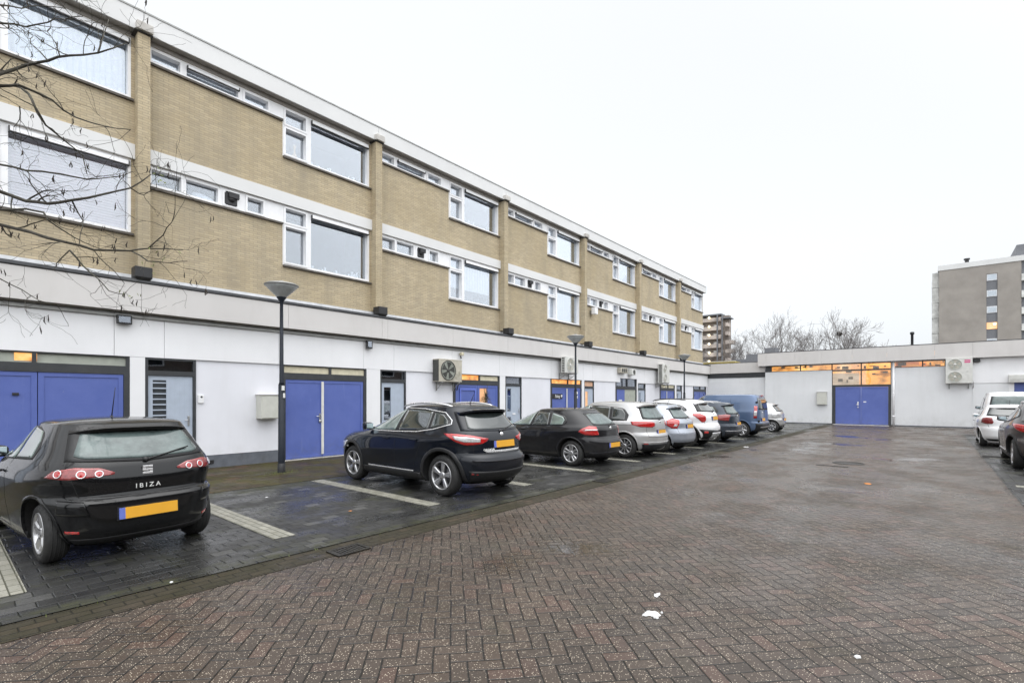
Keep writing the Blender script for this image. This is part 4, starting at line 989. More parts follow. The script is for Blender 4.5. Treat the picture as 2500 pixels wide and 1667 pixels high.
        loop = [i * k for i in range(nu + 1)] + [nu * k + j for j in range(1, nv + 1)] + [i * k + nv for i in range(nu - 1, -1, -1)] + [j for j in range(nv - 1, 0, -1)]
        base = len(V); P = [p for p, n in V] + [V[q][0] - V[q][1] * (off + skirt) for q in loop]
        F2 = [(loop[q], base + q, base + (q + 1) % len(loop), loop[(q + 1) % len(loop)]) for q in range(len(loop))]
        if flip: P = [Vector((p[0], -p[1], p[2])) for p in P]
        mb.add(P, F, m, True); b0 = len(mb.v) - len(P); mb.f += [tuple(b0 + i for i in q) for q in F2]; mb.mi += [m] * len(F2); mb.sm += [False] * len(F2)
    def ribbon(s, mb, pts, fn, wd=.006, off=.002, m=0, flip=False, closed=False, th=.003):
        pts = [Vector(p) for p in pts]; den = []
        for a, b in zip(pts[:-1], pts[1:]):
            n = max(1, int((b - a).length / .05)); den += [a.lerp(b, q / n) for q in range(n)]
        den.append(pts[-1]); Q = [fn(p[0], p[1]) for p in den]; cen = Vector((s.sp['L'] * .5, 0, s.H * .45)); V = []
        for i, p in enumerate(Q):
            d = Q[min(i + 1, len(Q) - 1)] - Q[max(i - 1, 0)]; d.normalize()
            e1 = fn(den[i][0] + .01, den[i][1]) - p; e2 = fn(den[i][0], den[i][1] + .01) - p; n = e1.cross(e2)
            if n.length < 1e-10: n = p - cen
            n.normalize()
            if n.dot(p - cen) < 0: n = -n
            q = d.cross(n).normalized() * wd / 2; V += [p + q + n * off, p - q + n * off, p - q - n * th, p + q - n * th]
        F = []
        for i in range(len(Q) - 1):
            a, b = i * 4, i * 4 + 4; F += [(a, b, b + 1, a + 1), (a + 1, b + 1, b + 2, a + 2), (a + 3, b + 3, b, a)]
        F += [(0, 1, 2, 3), (len(V) - 4, len(V) - 3, len(V) - 2, len(V) - 1)]
        if flip: V = [Vector((p[0], -p[1], p[2])) for p in V]
        mb.add(V, F, m)

def wheel_meshes(style, r, wd):
    """tyre and rim around the y axis; outer face towards +y"""
    h = wd / 2; t = MB()
    rr = r * .68
    t.lathe([(rr, -h * .9), (rr + .02, -h), (r - .035, -h), (r - .008, -h * .72), (r, -h * .4), (r, 0), (r, h * .4), (r - .008, h * .72), (r - .035, h), (rr + .02, h), (rr, h * .9), (rr - .01, 0), (rr, -h * .9)], (0, 0, 0), 'y', 48)
    for k in range(4): t.lathe([(r - .003, h * (-.5 + .33 * k) - .006), (r + .001, h * (-.5 + .33 * k) - .005), (r + .001, h * (-.5 + .33 * k) + .005), (r - .003, h * (-.5 + .33 * k) + .006)], (0, 0, 0), 'y', 48)
    g = MB(); g.lathe([(rr + .006, h * .93), (rr + .004, h * 1.0), (rr - .012, h * .98), (rr - .02, h * .80), (rr - .022, -h * .6)], (0, 0, 0), 'y', 48)
    g.lathe([(rr - .02, h * .1), (.05, h * .05), (0, h * .05)], (0, 0, 0), 'y', 36, 1)
    g.lathe([(.16, h * .12), (.16, h * .30), (.05, h * .3)], (0, 0, 0), 'y', 30, 1)
    n, tw, w0, w1, dbl, plast = dict(five=(5, 0, .030, .058, 0, 0), fivedark=(5, .16, .020, .055, 0, 0), double=(5, 0, .016, .030, 1, 0), ten=(10, 0, .014, .022, 0, 0), cap=(7, .1, .035, .060, 0, 1), many=(7, .0, .02, .035, 0, 0))[style]
    for k in range(n):
        for sd in ((-1, 1) if dbl else (0,)):
            a = 2 * math.pi * k / n + math.pi / 2; ax = Vector((math.cos(a), 0, math.sin(a))); tg = Vector((-math.sin(a), 0, math.cos(a)))
            p0 = ax * .03 + tg * sd * .018; p1 = ax * (rr - .012) + tg * (sd * .045 + tw * rr)
            V = []
            for p, w_, y in ((p0, w0, h * .78), (p0.lerp(p1, .5), (w0 + w1) / 2, h * .90), (p1, w1, h * .93)):
                V += [p + tg * w_ + Vector((0, y - .012, 0)), p - tg * w_ + Vector((0, y - .012, 0)), p - tg * w_ * .6 + Vector((0, y, 0)), p + tg * w_ * .6 + Vector((0, y, 0)), p + tg * w_ + Vector((0, y - .05, 0)), p - tg * w_ + Vector((0, y - .05, 0))]
            F = []
            for i in range(2):
                a0, b0 = i * 6, i * 6 + 6; F += [(a0 + 2, b0 + 2, b0 + 3, a0 + 3), (a0 + 1, b0 + 1, b0 + 2, a0 + 2), (a0 + 3, b0 + 3, b0, a0), (a0 + 5, b0 + 5, b0 + 1, a0 + 1), (a0, b0, b0 + 4, a0 + 4)]
            g.add(V, F, 0)
    g.lathe([(.065, h * .6), (.062, h * .82), (.04, h * .86), (0, h * .87)], (0, 0, 0), 'y', 20)
    for k in range(5): a = 2 * math.pi * (k + .5) / 5 + math.pi / 2; g.lathe([(.009, h * .88), (.009, h * .84)], (.045 * math.cos(a), 0, .045 * math.sin(a)), 'y', 8, 1)
    return t, g

def make_car(sp, name, label, cat, loc, rz, group):
    B = Body(sp); s_ = sp.get('s', (.96, .96, .97))
    t = thing(name, label, cat, loc, group, R(rz)); L, r = sp['L'], sp['r']; wx = sp['wx']; paint = M[sp['paint']]
    # shell with wheel arches cut out
    mb = B.shell(); body = mb.build('body', [paint, M['under']], t, True)
    cut = MB()
    for x in wx:
        yw_ = B.side(x, r + .05)[1]
        for sg in (-1, 1): cut.lathe([(0, sg * (yw_ + .2)), (r + sp.get('gap', .045), sg * (yw_ + .2)), (r + sp.get('gap', .045), sg * (yw_ - .27)), (0, sg * (yw_ - .27))], (x, 0, r + .02), 'y', 40, 1)
    co = cut.build('cutter', [paint, M['under']], t, True)
    bm = bmesh.new(); bm.from_mesh(co.data); bmesh.ops.remove_doubles(bm, verts=bm.verts, dist=1e-5); bmesh.ops.recalc_face_normals(bm, faces=bm.faces)
    for f in bm.faces: f.material_index = 1
    bm.to_mesh(co.data); bm.free(); bpy.context.view_layer.update()
    md = body.modifiers.new('arch', 'BOOLEAN'); md.operation = 'DIFFERENCE'; md.object = co; md.solver = 'EXACT'
    dg = bpy.context.evaluated_depsgraph_get(); dg.update(); me = bpy.data.meshes.new_from_object(body.evaluated_get(dg))
    body.modifiers.clear(); body.data = me; bpy.data.objects.remove(co)
    for p in me.polygons: p.use_smooth = p.material_index == 0
    me.set_sharp_from_angle(angle=R(32))
    def P(nm, fn, mats, parent=None, **k):
        q = MB(); fn(q); return q.build(nm, mats, parent or t, True)
    # wheels
    tm, gm = wheel_meshes(sp['rim'], r, sp.get('tw', .20)); tme = gme = None
    for x in wx:
        for sg in (1, -1):
            wn = node('wheel', t, (x, sg * (B.side(x, r + .05)[1] - sp.get('tw', .20) / 2 - .012), r))
            if sg < 0: wn.rotation_euler[2] = math.pi
            if tme is None:
                a = tm.build('tyre', M['rubber'], wn, True); b = gm.build('rim', [M[sp.get('rimmat', 'alloy')], M['alloyd']], wn, True); tme, gme = a.data, b.data
            else: link('tyre', tme, wn, True); link('rim', gme, wn, True)
    # arch lips
    lipm = M['trim'] if sp.get('clad') else paint
    def lips(q, x, sg):
        if 1:
            if 1:
                c0, c1 = r + sp.get('gap', .045) - .004, r + sp.get('gap', .045) + (.06 if sp.get('clad') else .028)
                A = []; Bc = []
                for k in range(19):
                    a = R(-18 + 216 * k / 18); A.append((x + c0 * math.cos(a), r + .02 + c0 * math.sin(a))); Bc.append((x + c1 * math.cos(a), r + .02 + c1 * math.sin(a)))
                A = [p for p in A if p[1] > B.sp['wid'][0][0]]; Bc = Bc[:len(A)] if len(A) == len(Bc) else [p for p in Bc if p[1] > B.sp['wid'][0][0] - .02][:len(A)]
                B.patch(q, A, Bc, B.side, .007 if not sp.get('clad') else .012, 36, 3, 0, sg, .02)
    for x in wx:
        for sg in (False, True): P('wheel_arch', lambda q: lips(q, x, sg), lipm)
    # side windows
    for lo, hi in sp['dlo']:
        for fl in (0, 1): P('window_surround', lambda q: B.patch(q, lo, hi, B.side, .003, 26, 6, 0, fl), M['trim'])
    for k, (lo, hi, gm_) in enumerate(sp['side']):
        for fl in (0, 1): P('side_window', lambda q: B.patch(q, lo, hi, B.side, .007, 14, 8, 0, fl), M[gm_])
    if sp.get('chrome'): [P('chrome_strip', lambda q: B.ribbon(q, c, B.side, .014, .011, 0, fl), M['chrome']) for c in sp['chrome'] for fl in (0, 1)]
    # rear and front glass
    if 'rw' in sp:
        z0, z1, y0, y1, gm_ = sp['rw'][:5]; zz = sp.get('rwround', .0)
        bot = [(-y0, z0 + .03), (-y0 + .06, z0), (0, z0 - zz), (y0 - .06, z0), (y0, z0 + .03)]; top = [(-y1, z1 - .03), (-y1 + .05, z1), (0, z1 + zz * .3), (y1 - .05, z1), (y1, z1 - .03)]
        ex = sp.get('rwblack', .07)
        P('rear_screen_surround', lambda q: B.patch(q, [(-y0 - ex, z0 - .02), (0, z0 - .035 - zz), (y0 + ex, z0 - .02)], [(-y1 - ex * .9, z1 + .015), (0, z1 + .02), (y1 + ex * .9, z1 + .015)], B.rearp, .003, 24, 8), M['trim'] if not sp.get('rwpaint') else paint)
        P('rear_window', lambda q: B.patch(q, bot, top, B.rearp, .008, 26, 10), M[gm_])
        if sp.get('wiper', 1):
            def wip(q):
                zl = z0 + .015; a = B.rearp(.0, zl - .05) + Vector((-.02, 0, 0)); b = B.rearp(-y0 * .75, zl + .04) + Vector((-.03, 0, 0))
                q.tube([a, a.lerp(b, .15) + Vector((-.015, 0, 0)), b], [.014, .010, .006], 6); q.tube([a.lerp(b, .05) + Vector((-.018, 0, .0)), b + Vector((-.0, -.02, .01))], .007, 6)
                q.lathe([(0, -.04), (.022, -.035), (.026, 0)], tuple(a + Vector((.02, 0, 0))), 'x', 12)
            P('rear_wiper', wip, M['trim'])
    z0, z1 = sp['ws']; P('windscreen', lambda q: B.patch(q, [(-B.w(z0) * .88, z0), (0, z0 - .02), (B.w(z0) * .88, z0)], [(-B.w(z1) * .84, z1), (0, z1 + .01), (B.w(z1) * .84, z1)], B.frontp, .004, 20, 10), M['glass_d'])
    # lamps
    for nm, poly, mt, off in sp['lamps']:
        for fl in (0, 1): P(nm, lambda q: B.patch(q, poly[0], poly[1], B.wrap, off, 14, 6, 0, fl), M[mt])
    for fl in (0, 1): P('headlight', lambda q: B.patch(q, [(L - .75, .62 * sp['H'] / 1.45), (L - .2, .54 * sp['H'] / 1.45)], [(L - .72, .74 * sp['H'] / 1.45), (L - .25, .68 * sp['H'] / 1.45)], B.side, .005, 10, 4, 0, fl), M['clear'])
    # dark patches (valance, cladding), paint-coloured bulges
    for nm, lo, hi, fnn, mt, off in sp.get('panels', []):
        fn = dict(rear=B.rearp, side=B.side, wrap=B.wrap)[fnn]
        if fnn == 'rear': P(nm, lambda q: B.patch(q, lo, hi, fn, off, 24, 5), M[mt] if mt != 'paint' else paint)
        else: [P(nm, lambda q: B.patch(q, lo, hi, fn, off, 24, 5, 0, fl), M[mt] if mt != 'paint' else paint) for fl in (0, 1)]
    # shut lines
    def seams_(q):
        for c in sp.get('seams', []):
            for fl in (0, 1): B.ribbon(q, c, B.side, .007, .0012, 0, fl)
        for c in sp.get('rseams', []): B.ribbon(q, c, B.rearp, .007, .0012)
        for c in sp.get('wseams', []):
            for fl in (0, 1): B.ribbon(q, c, B.wrap, .007, .0012, 0, fl)
    P('shut_line', seams_, M['under'])
    def hnd(q, x, z, fl):
        if 1:
            if 1:
                p = B.side(x, z); sg = -1 if fl else 1
                q.bbox(p[0] - .09, p[0] + .09, sg * (p[1] + .008), sg * (p[1] + .038), z - .013, z + .015, .01); 
    for x, z in sp.get('handles', []):
        for fl in (0, 1): P('door_handle', lambda q: hnd(q, x, z, fl), M[sp.get('hmat', sp['paint'])])
    # spoiler
    if 'sp' in sp:
        xa, xb, zz, ww, dr = sp['sp']
        def spo(q):
            n = 16; top = []; bot = []
            for k in range(n + 1):
                y = -ww + 2 * ww * k / n; e = 1 - .55 * abs(y / ww) ** 4
                top.append((xa + (1 - e) * .34, y * .97, zz - .012 - .05 * (y / ww) ** 4)); bot.append((xb + .05, y * .93, zz + dr - .07 * (y / ww) ** 4 - .02))
            V = [p for p in top] + [p for p in bot] + [(p[0] + .012, p[1], p[2] - .035) for p in top] + [(p[0], p[1], p[2] - .07) for p in bot]; m_ = n + 1; F = []
            for k in range(n): F += [(k, k + 1, m_ + k + 1, m_ + k), (k, 2 * m_ + k, 2 * m_ + k + 1, k + 1), (2 * m_ + k, 3 * m_ + k, 3 * m_ + k + 1, 2 * m_ + k + 1)]
            F += [(0, m_, 3 * m_, 2 * m_), (n, 2 * m_ + n, 3 * m_ + n, m_ + n)]
            q.add(V, F, 0, True)
        so = P('roof_spoiler', spo, M['trim'] if sp.get('spblack') else paint); so.data.set_sharp_from_angle(angle=R(35))
    # number plate
    if 'plate' in sp:
        yc, zc = sp['plate']; p = B.rearp(yc, zc); x = p[0] - .012
        def pl(q):
            tl = sp.get('ptilt', 0.0)
            for m_, a, b in ((1, .21, .26), (0, -.26, .21)):
                V = [(x + tl * dz - dx, yc + yy, zc + dz) for dx in (.012, 0) for dz in (-.055, .055) for yy in (a, b)]
                q.add(V, [(0, 1, 3, 2), (4, 6, 7, 5), (0, 4, 5, 1), (2, 3, 7, 6), (0, 2, 6, 4), (1, 5, 7, 3)], m_)
        P('number_plate', pl, [M['plate'], M['plateb']])
        P('plate_holder', lambda q: q.box(x + .0005, x + .05, yc - .272, yc + .272, zc - .068, zc + .064), M['trim'])
    # mirrors
    mx, mz = sp['mir']
    def mir(q, sg):
        if 1:
            p = B.side(mx, mz); y = p[1]
            bm = bmesh.new(); bmesh.ops.create_cube(bm, size=1); bmesh.ops.bevel(bm, geom=bm.edges[:], offset=.28, segments=4, affect='EDGES', profile=.5)
            q.add([(mx + .03 + v.co.x * .13, sg * (y + .13 + v.co.y * .20), mz + .05 + v.co.z * .14 + v.co.y * .02) for v in bm.verts], [[v.index for v in f.verts] for f in bm.faces], 0, True); bm.free()
            q.tube([(mx + .03, sg * (y - .03), mz), (mx + .03, sg * (y + .08), mz + .02)], [.03, .025], 8)
    for sg in (1, -1):
        mo = P('door_mirror', lambda q: mir(q, sg), M[sp.get('mirmat', sp['paint'])])
        P('mirror_glass', lambda q: q.bbox(mx - .042, mx - .034, sg * (B.side(mx, mz)[1] + .055), sg * (B.side(mx, mz)[1] + .205), mz + .0, mz + .10, .003), M['mirrorglass'], mo)
    # aerial, exhaust, rails, badge, lettering
    if 'aerial' in sp:
        x, h, ln = sp['aerial']; z = sp.get('az', B.H - .02)
        P('aerial', lambda q: (q.tube([(x, 0, z - .02), (x, 0, z + .03)], [.03, .016], 8), q.tube([(x, 0, z + .02), (x - h, 0, z + ln)], [.007, .0035], 6)), M['trim'])
    if 'rails' in sp:
        x0, x1, yy, zr_ = sp['rails']
        def rl(q, sg):
            if 1:
                pts = []
                for k in range(13):
                    f = k / 12; x = x0 + (x1 - x0) * f; dz = zr_ + .045 * math.sin(math.pi * f) ** .5 - .03 * (2 * f - 1) ** 2
                    pts.append((x, sg * (yy - .05 * (2 * f - 1) ** 2), dz))
                q.tube(pts, [.012] + [.019] * 11 + [.012], 8)
        for sg in (1, -1): P('roof_rail', lambda q: rl(q, sg), M[sp.get('railmat', 'chrome')])
    if 'badge' in sp:
        y, z, kind = sp['badge']; p = B.rearp(y, z)
        if kind == 's':
            def bd(q):
                for dz in (.033, .0, -.033): q.bbox(p[0] - .022, p[0] - .004, y - .045, y + .045, z + dz - .012, z + dz + .012, .004)
                q.bbox(p[0] - .021, p[0] - .004, y + .02, y + .045, z + .0, z + .04, .003); q.bbox(p[0] - .021, p[0] - .004, y - .045, y - .02, z - .04, z, .003)
            P('badge', bd, M['chrome'])
        else: P('badge', lambda q: q.lathe([(0, -.016), (.035, -.014), (.042, -.002)], (p[0] + .002, y, z), 'x', 24), M['chrome'])
    for txt, y, z, sz in sp.get('text', []):
        v, f = text_mb(txt, sz, .003); 
        def tx(q): q.add([(B.rearp(y - a[0], z + a[1])[0] - .010 - a[2], y - a[0], z + a[1]) for a in v], f)
        P('lettering', tx, M['paper'])
    if sp.get('exh'): P('exhaust', lambda q: q.lathe([(.028, -.02), (.032, 0), (.03, .25)], (B.rearp(sp['exh'], .2)[0] + .03, sp['exh'], .19), 'x', 14), M['chrome'])
    for extra in sp.get('extra', []): extra(t, B, P)
    t.scale = s_
    return t

def rings_ibiza(t, B, P):
    def rg(q, sg, u, z):
        if 1:
            if 1:
                p = B.wrap(u, z); p2 = B.wrap(u - .02, z); p3 = B.wrap(u, z + .02); n = (p2 - p).cross(p3 - p).normalized(); c0 = Vector((2, 0, .7))
                if n.dot(p - c0) < 0: n = -n
                r_ = .036 if u > -.3 else .031; a = n.orthogonal().normalized(); b = n.cross(a)
                def circ(r0, o): return [Vector((v[0], sg * v[1], v[2])) for v in [p + n * o + (a * math.cos(2 * math.pi * k / 22) + b * math.sin(2 * math.pi * k / 22)) * r0 for k in range(22)]]
                A, C2, D, E2 = circ(r_ + .005, .009), circ(r_ + .002, .013), circ(r_ - .004, .010), circ(.001, .013)
                V = A + C2 + D + D + E2
                F = [(i * 22 + k, i * 22 + (k + 1) % 22, (i + 1) * 22 + (k + 1) % 22, (i + 1) * 22 + k) for i in (0, 1) for k in range(22)]; q.add(V, F, 0, True)
                F = [(66 + k, 66 + (k + 1) % 22, 88 + (k + 1) % 22, 88 + k) for k in range(22)]; q.add(V, F, 1 if u < -.1 or sg > 0 else 2, True)
    for sg in (1, -1):
        for u, z in ((-.03, .915), (-.235, .905), (-.375, .90)): P('lamp_ring', lambda q: rg(q, sg, u, z), [M['chrome'], M['red'], M['clear']])
IBIZA = dict(L=3.95, H=1.44, zt=1.365, r=.30, wx=(.66, 3.12), paint='c_black', rim='five', tw=.195,
    rear=[(.18, .20), (.25, .08), (.36, .01), (.50, 0), (.60, .0), (.635, .015), (.655, .065), (.70, .088), (.80, .085), (.90, .105), (.97, .135), (1.02, .17), (1.15, .29), (1.28, .42), (1.365, .50)],
    front=[(.18, 3.75), (.3, 3.92), (.5, 3.95), (.62, 3.92), (.70, 3.84), (.78, 3.60), (.86, 3.25), (.92, 3.0), (1.0, 2.78), (1.2, 2.32), (1.365, 1.98)],
    wid=[(.18, .76), (.28, .81), (.45, .835), (.62, .85), (.78, .85), (.90, .825), (.96, .79), (1.05, .735), (1.2, .665), (1.365, .585)],
    nr=[(0, 3.6), (.62, 3.8), (.9, 4.2), (1.0, 4.6), (1.4, 4.6)], nf=3.0, crown=.5,
    dlo=[([(.92, 1.02), (1.7, .985), (2.72, .955)], [(.90, 1.14), (1.02, 1.28), (1.35, 1.345), (1.9, 1.345), (2.25, 1.22), (2.70, .975)])],
    side=[([(.98, 1.035), (1.55, 1.01)], [(1.0, 1.20), (1.12, 1.30), (1.50, 1.335)], 'glass_l'), ([(1.60, 1.0), (2.68, .97)], [(1.56, 1.335), (1.9, 1.335), (2.25, 1.20), (2.64, .985)], 'glass_l')],
    rw=(1.045, 1.305, .56, .47, 'glass_f'), rwblack=.07, ws=(.95, 1.33), rwround=.02,
    lamps=[('tail_light', ([(.12, .875), (-.15, .855), (-.50, .885)], [(.04, .94), (-.15, .972), (-.36, .955), (-.50, .905)]), 'pinkred', .005), ('reflector', ([(-.10, .335), (-.24, .33)], [(-.10, .36), (-.24, .352)]), 'red', .004)],
    panels=[('bumper_step', [(-.60, .655), (0, .645), (.60, .655)], [(-.62, .668), (0, .662), (.62, .668)], 'rear', 'trim', .004),
            ('bumper_shoulder', [(-.34, .50), (-.02, .52)], [(-.30, .64), (-.06, .655)], 'wrap', 'paint', .012),
            ('valance', [(-.55, .20), (0, .20), (.55, .20)], [(-.60, .27), (0, .27), (.60, .27)], 'rear', 'trim', .005)],
    seams=[[(1.58, 1.0), (1.60, .8), (1.55, .5), (1.50, .28)], [(2.75, .93), (2.70, .7), (2.72, .4), (2.65, .28)], [(1.5, .28), (2.65, .28)]],
    rseams=[[(-.64, 1.0), (-.60, .84), (-.55, .68), (0, .66), (.55, .68), (.60, .84), (.64, 1.0)]], handles=[(1.80, .86)], hmat='c_black',
    sp=(.36, .60, 1.355, .56, .035), plate=(.02, .50), ptilt=.08, mir=(2.62, .96), aerial=(1.2, .12, .36), az=1.42, badge=(0, .905, 's'), text=[('I B I Z A', -.0, .745, .065)], extra=[rings_ibiza])
def suv_extra(t, B, P):
    for fl in (0, 1): P('reversing_light', lambda q: B.patch(q, [(.10, .975), (-.10, .93), (-.36, .93)], [(.16, 1.03), (-.10, 1.015), (-.34, .985)], B.wrap, .010, 14, 5, 0, fl), M['clear'])
SUV = dict(L=4.38, H=1.57, zt=1.485, r=.35, wx=(.80, 3.44), paint='c_navyblack', rim='fivedark', tw=.215, gap=.05, clad=1,
    rear=[(.22, .26), (.32, .10), (.45, .02), (.60, 0), (.68, .03), (.72, .09), (.85, .11), (1.0, .14), (1.08, .19), (1.15, .27), (1.3, .42), (1.42, .53), (1.485, .60)],
    front=[(.22, 4.15), (.35, 4.33), (.55, 4.38), (.75, 4.35), (.85, 4.25), (.94, 4.0), (1.0, 3.6), (1.05, 3.32), (1.12, 3.10), (1.3, 2.65), (1.485, 2.2)],
    wid=[(.22, .82), (.32, .87), (.5, .895), (.75, .905), (.92, .90), (1.0, .875), (1.06, .845), (1.15, .80), (1.3, .72), (1.485, .625)],
    nr=[(0, 3.6), (.8, 3.7), (1.05, 4.2), (1.5, 4.2)], nf=3.0, crown=.48,
    dlo=[([(.66, 1.22), (1.0, 1.13), (1.4, 1.075), (2.0, 1.06), (3.02, 1.04)], [(.68, 1.27), (.86, 1.40), (1.4, 1.462), (2.1, 1.472), (2.55, 1.36), (3.0, 1.07)])],
    side=[([(.73, 1.22), (1.08, 1.14)], [(.75, 1.27), (.90, 1.38), (1.10, 1.415)], 'glass_d'), ([(1.14, 1.125), (1.42, 1.09), (1.92, 1.075)], [(1.16, 1.42), (1.45, 1.445), (1.90, 1.455)], 'glass_d'), ([(2.02, 1.075), (2.98, 1.055)], [(1.98, 1.45), (2.12, 1.445), (2.5, 1.355), (2.94, 1.075)], 'glass_l')],
    chrome=[[(3.02, 1.04), (2.0, 1.052), (1.4, 1.07), (1.0, 1.125), (.66, 1.215), (.68, 1.28), (.86, 1.408), (1.4, 1.47), (2.1, 1.478), (2.56, 1.37), (3.0, 1.10)]],
    rw=(1.13, 1.41, .60, .50, 'glass_d'), rwblack=.10, ws=(1.08, 1.45), rwpaint=1,
    lamps=[('tail_light', ([(.30, 1.035), (.06, .935), (-.12, .875), (-.40, .90), (-.50, .95)], [(.34, 1.065), (.10, 1.065), (-.15, 1.045), (-.40, 1.0), (-.50, .985)]), 'red', .006), ('reflector', ([(-.18, .40), (-.30, .395)], [(-.18, .425), (-.30, .418)]), 'red', .006)],
    panels=[('tailgate_strip', [(-.42, .755), (0, .745), (.42, .755)], [(-.44, .785), (0, .78), (.44, .785)], 'rear', 'chrome', .010),
            ('bumper_line', [(-.66, .62), (0, .60), (.66, .62)], [(-.66, .64), (0, .62), (.66, .64)], 'rear', 'alloyd', .010),
            ('valance', [(-.6, .25), (0, .25), (.6, .25)], [(-.68, .46), (0, .44), (.68, .46)], 'rear', 'trim', .008),
            ('sill_cladding', [(1.25, .25), (3.0, .25)], [(1.28, .36), (2.97, .36)], 'side', 'trim', .010),
            ('sill_strip', [(1.45, .372), (2.8, .372)], [(1.45, .392), (2.8, .392)], 'side', 'chrome', .012)],
    seams=[[(1.30, 1.10), (1.24, .90), (1.36, .66), (1.45, .45)], [(1.97, 1.06), (1.95, .7), (1.97, .4)], [(3.06, 1.02), (3.0, .7), (2.96, .42)], [(3.06, 1.02), (3.4, 1.0), (4.0, .92)]],
    rseams=[[(-.70, 1.12), (-.62, .95), (-.60, .74), (0, .715), (.60, .74), (.62, .95), (.70, 1.12)]], handles=[(1.42, .93), (2.2, .92)],
    sp=(.40, .72, 1.475, .60, .045), plate=(.0, .885), ptilt=.1, mir=(2.85, 1.07), mirmat='c_navyblack', aerial=(.92, .10, .20), az=1.53, rails=(.80, 2.15, .57, 1.53), badge=(0, 1.04, 'o'), text=[('QASHQAI', .36, .80, .05)], extra=[suv_extra], exh=-.5)
def bmw_extra(t, B, P):
    for fl in (0, 1): P('reversing_light', lambda q: B.patch(q, [(.04, .88), (-.28, .88)], [(.04, .91), (-.28, .91)], B.wrap, .012, 10, 2, 0, fl), M['clear'])
HATCH = dict(L=4.24, H=1.42, zt=1.345, r=.315, wx=(.78, 3.44), paint='c_grey', rim='double', tw=.20,
    rear=[(.20, .22), (.28, .08), (.40, .01), (.55, 0), (.66, .03), (.72, .075), (.85, .09), (.96, .12), (1.02, .2), (1.15, .38), (1.27, .56), (1.345, .68)],
    front=[(.20, 4.0), (.3, 4.18), (.5, 4.24), (.65, 4.20), (.74, 4.10), (.82, 3.8), (.88, 3.45), (.93, 3.15), (1.0, 2.95), (1.2, 2.45), (1.345, 2.12)],
    wid=[(.20, .79), (.30, .84), (.5, .865), (.7, .875), (.84, .865), (.93, .83), (1.0, .78), (1.1, .73), (1.25, .65), (1.345, .585)],
    nr=[(0, 3.4), (.9, 3.8), (1.4, 4.0)], nf=3.0, crown=.48,
    dlo=[([(.98, 1.0), (1.6, .965), (2.95, .945)], [(.92, 1.10), (1.02, 1.22), (1.4, 1.31), (2.15, 1.325), (2.5, 1.19), (2.93, .96)])],
    side=[([(1.04, 1.01), (1.40, .99)], [(1.0, 1.12), (1.08, 1.20), (1.42, 1.285)], 'glass_l'), ([(1.47, .985), (1.98, .975)], [(1.51, 1.285), (1.92, 1.305)], 'glass_d'), ([(2.06, .975), (2.9, .96)], [(2.0, 1.305), (2.15, 1.305), (2.48, 1.175), (2.86, .975)], 'glass_l')],
    rw=(1.02, 1.27, .52, .42, 'glass_f'), rwblack=.02, ws=(.97, 1.31),
    lamps=[('tail_light', ([(.18, .85), (-.02, .77), (-.26, .765), (-.36, .78)], [(.14, .92), (-.04, .99), (-.22, .975), (-.30, .86)]), 'red', .006)],
    panels=[('valance', [(-.6, .22), (0, .22), (.6, .22)], [(-.66, .33), (0, .33), (.66, .33)], 'rear', 'trim', .006), ('valance_strip', [(-.66, .335), (0, .33), (.66, .335)], [(-.66, .36), (0, .355), (.66, .36)], 'rear', 'alloyd', .012)],
    seams=[[(1.35, .99), (1.30, .82), (1.42, .55), (1.5, .34)], [(2.0, .96), (1.98, .6), (2.0, .33)], [(3.0, .93), (2.95, .6), (2.9, .33)]],
    rseams=[[(-.60, 1.0), (-.55, .80), (-.50, .70), (0, .69), (.50, .70), (.55, .80), (.60, 1.0)]], handles=[(1.55, .88), (2.25, .87)],
    plate=(0, .52), ptilt=.05, mir=(2.75, .96), badge=(0, .93, 'o'), aerial=(1.05, .06, .07), az=1.36, extra=[bmw_extra], exh=.5)
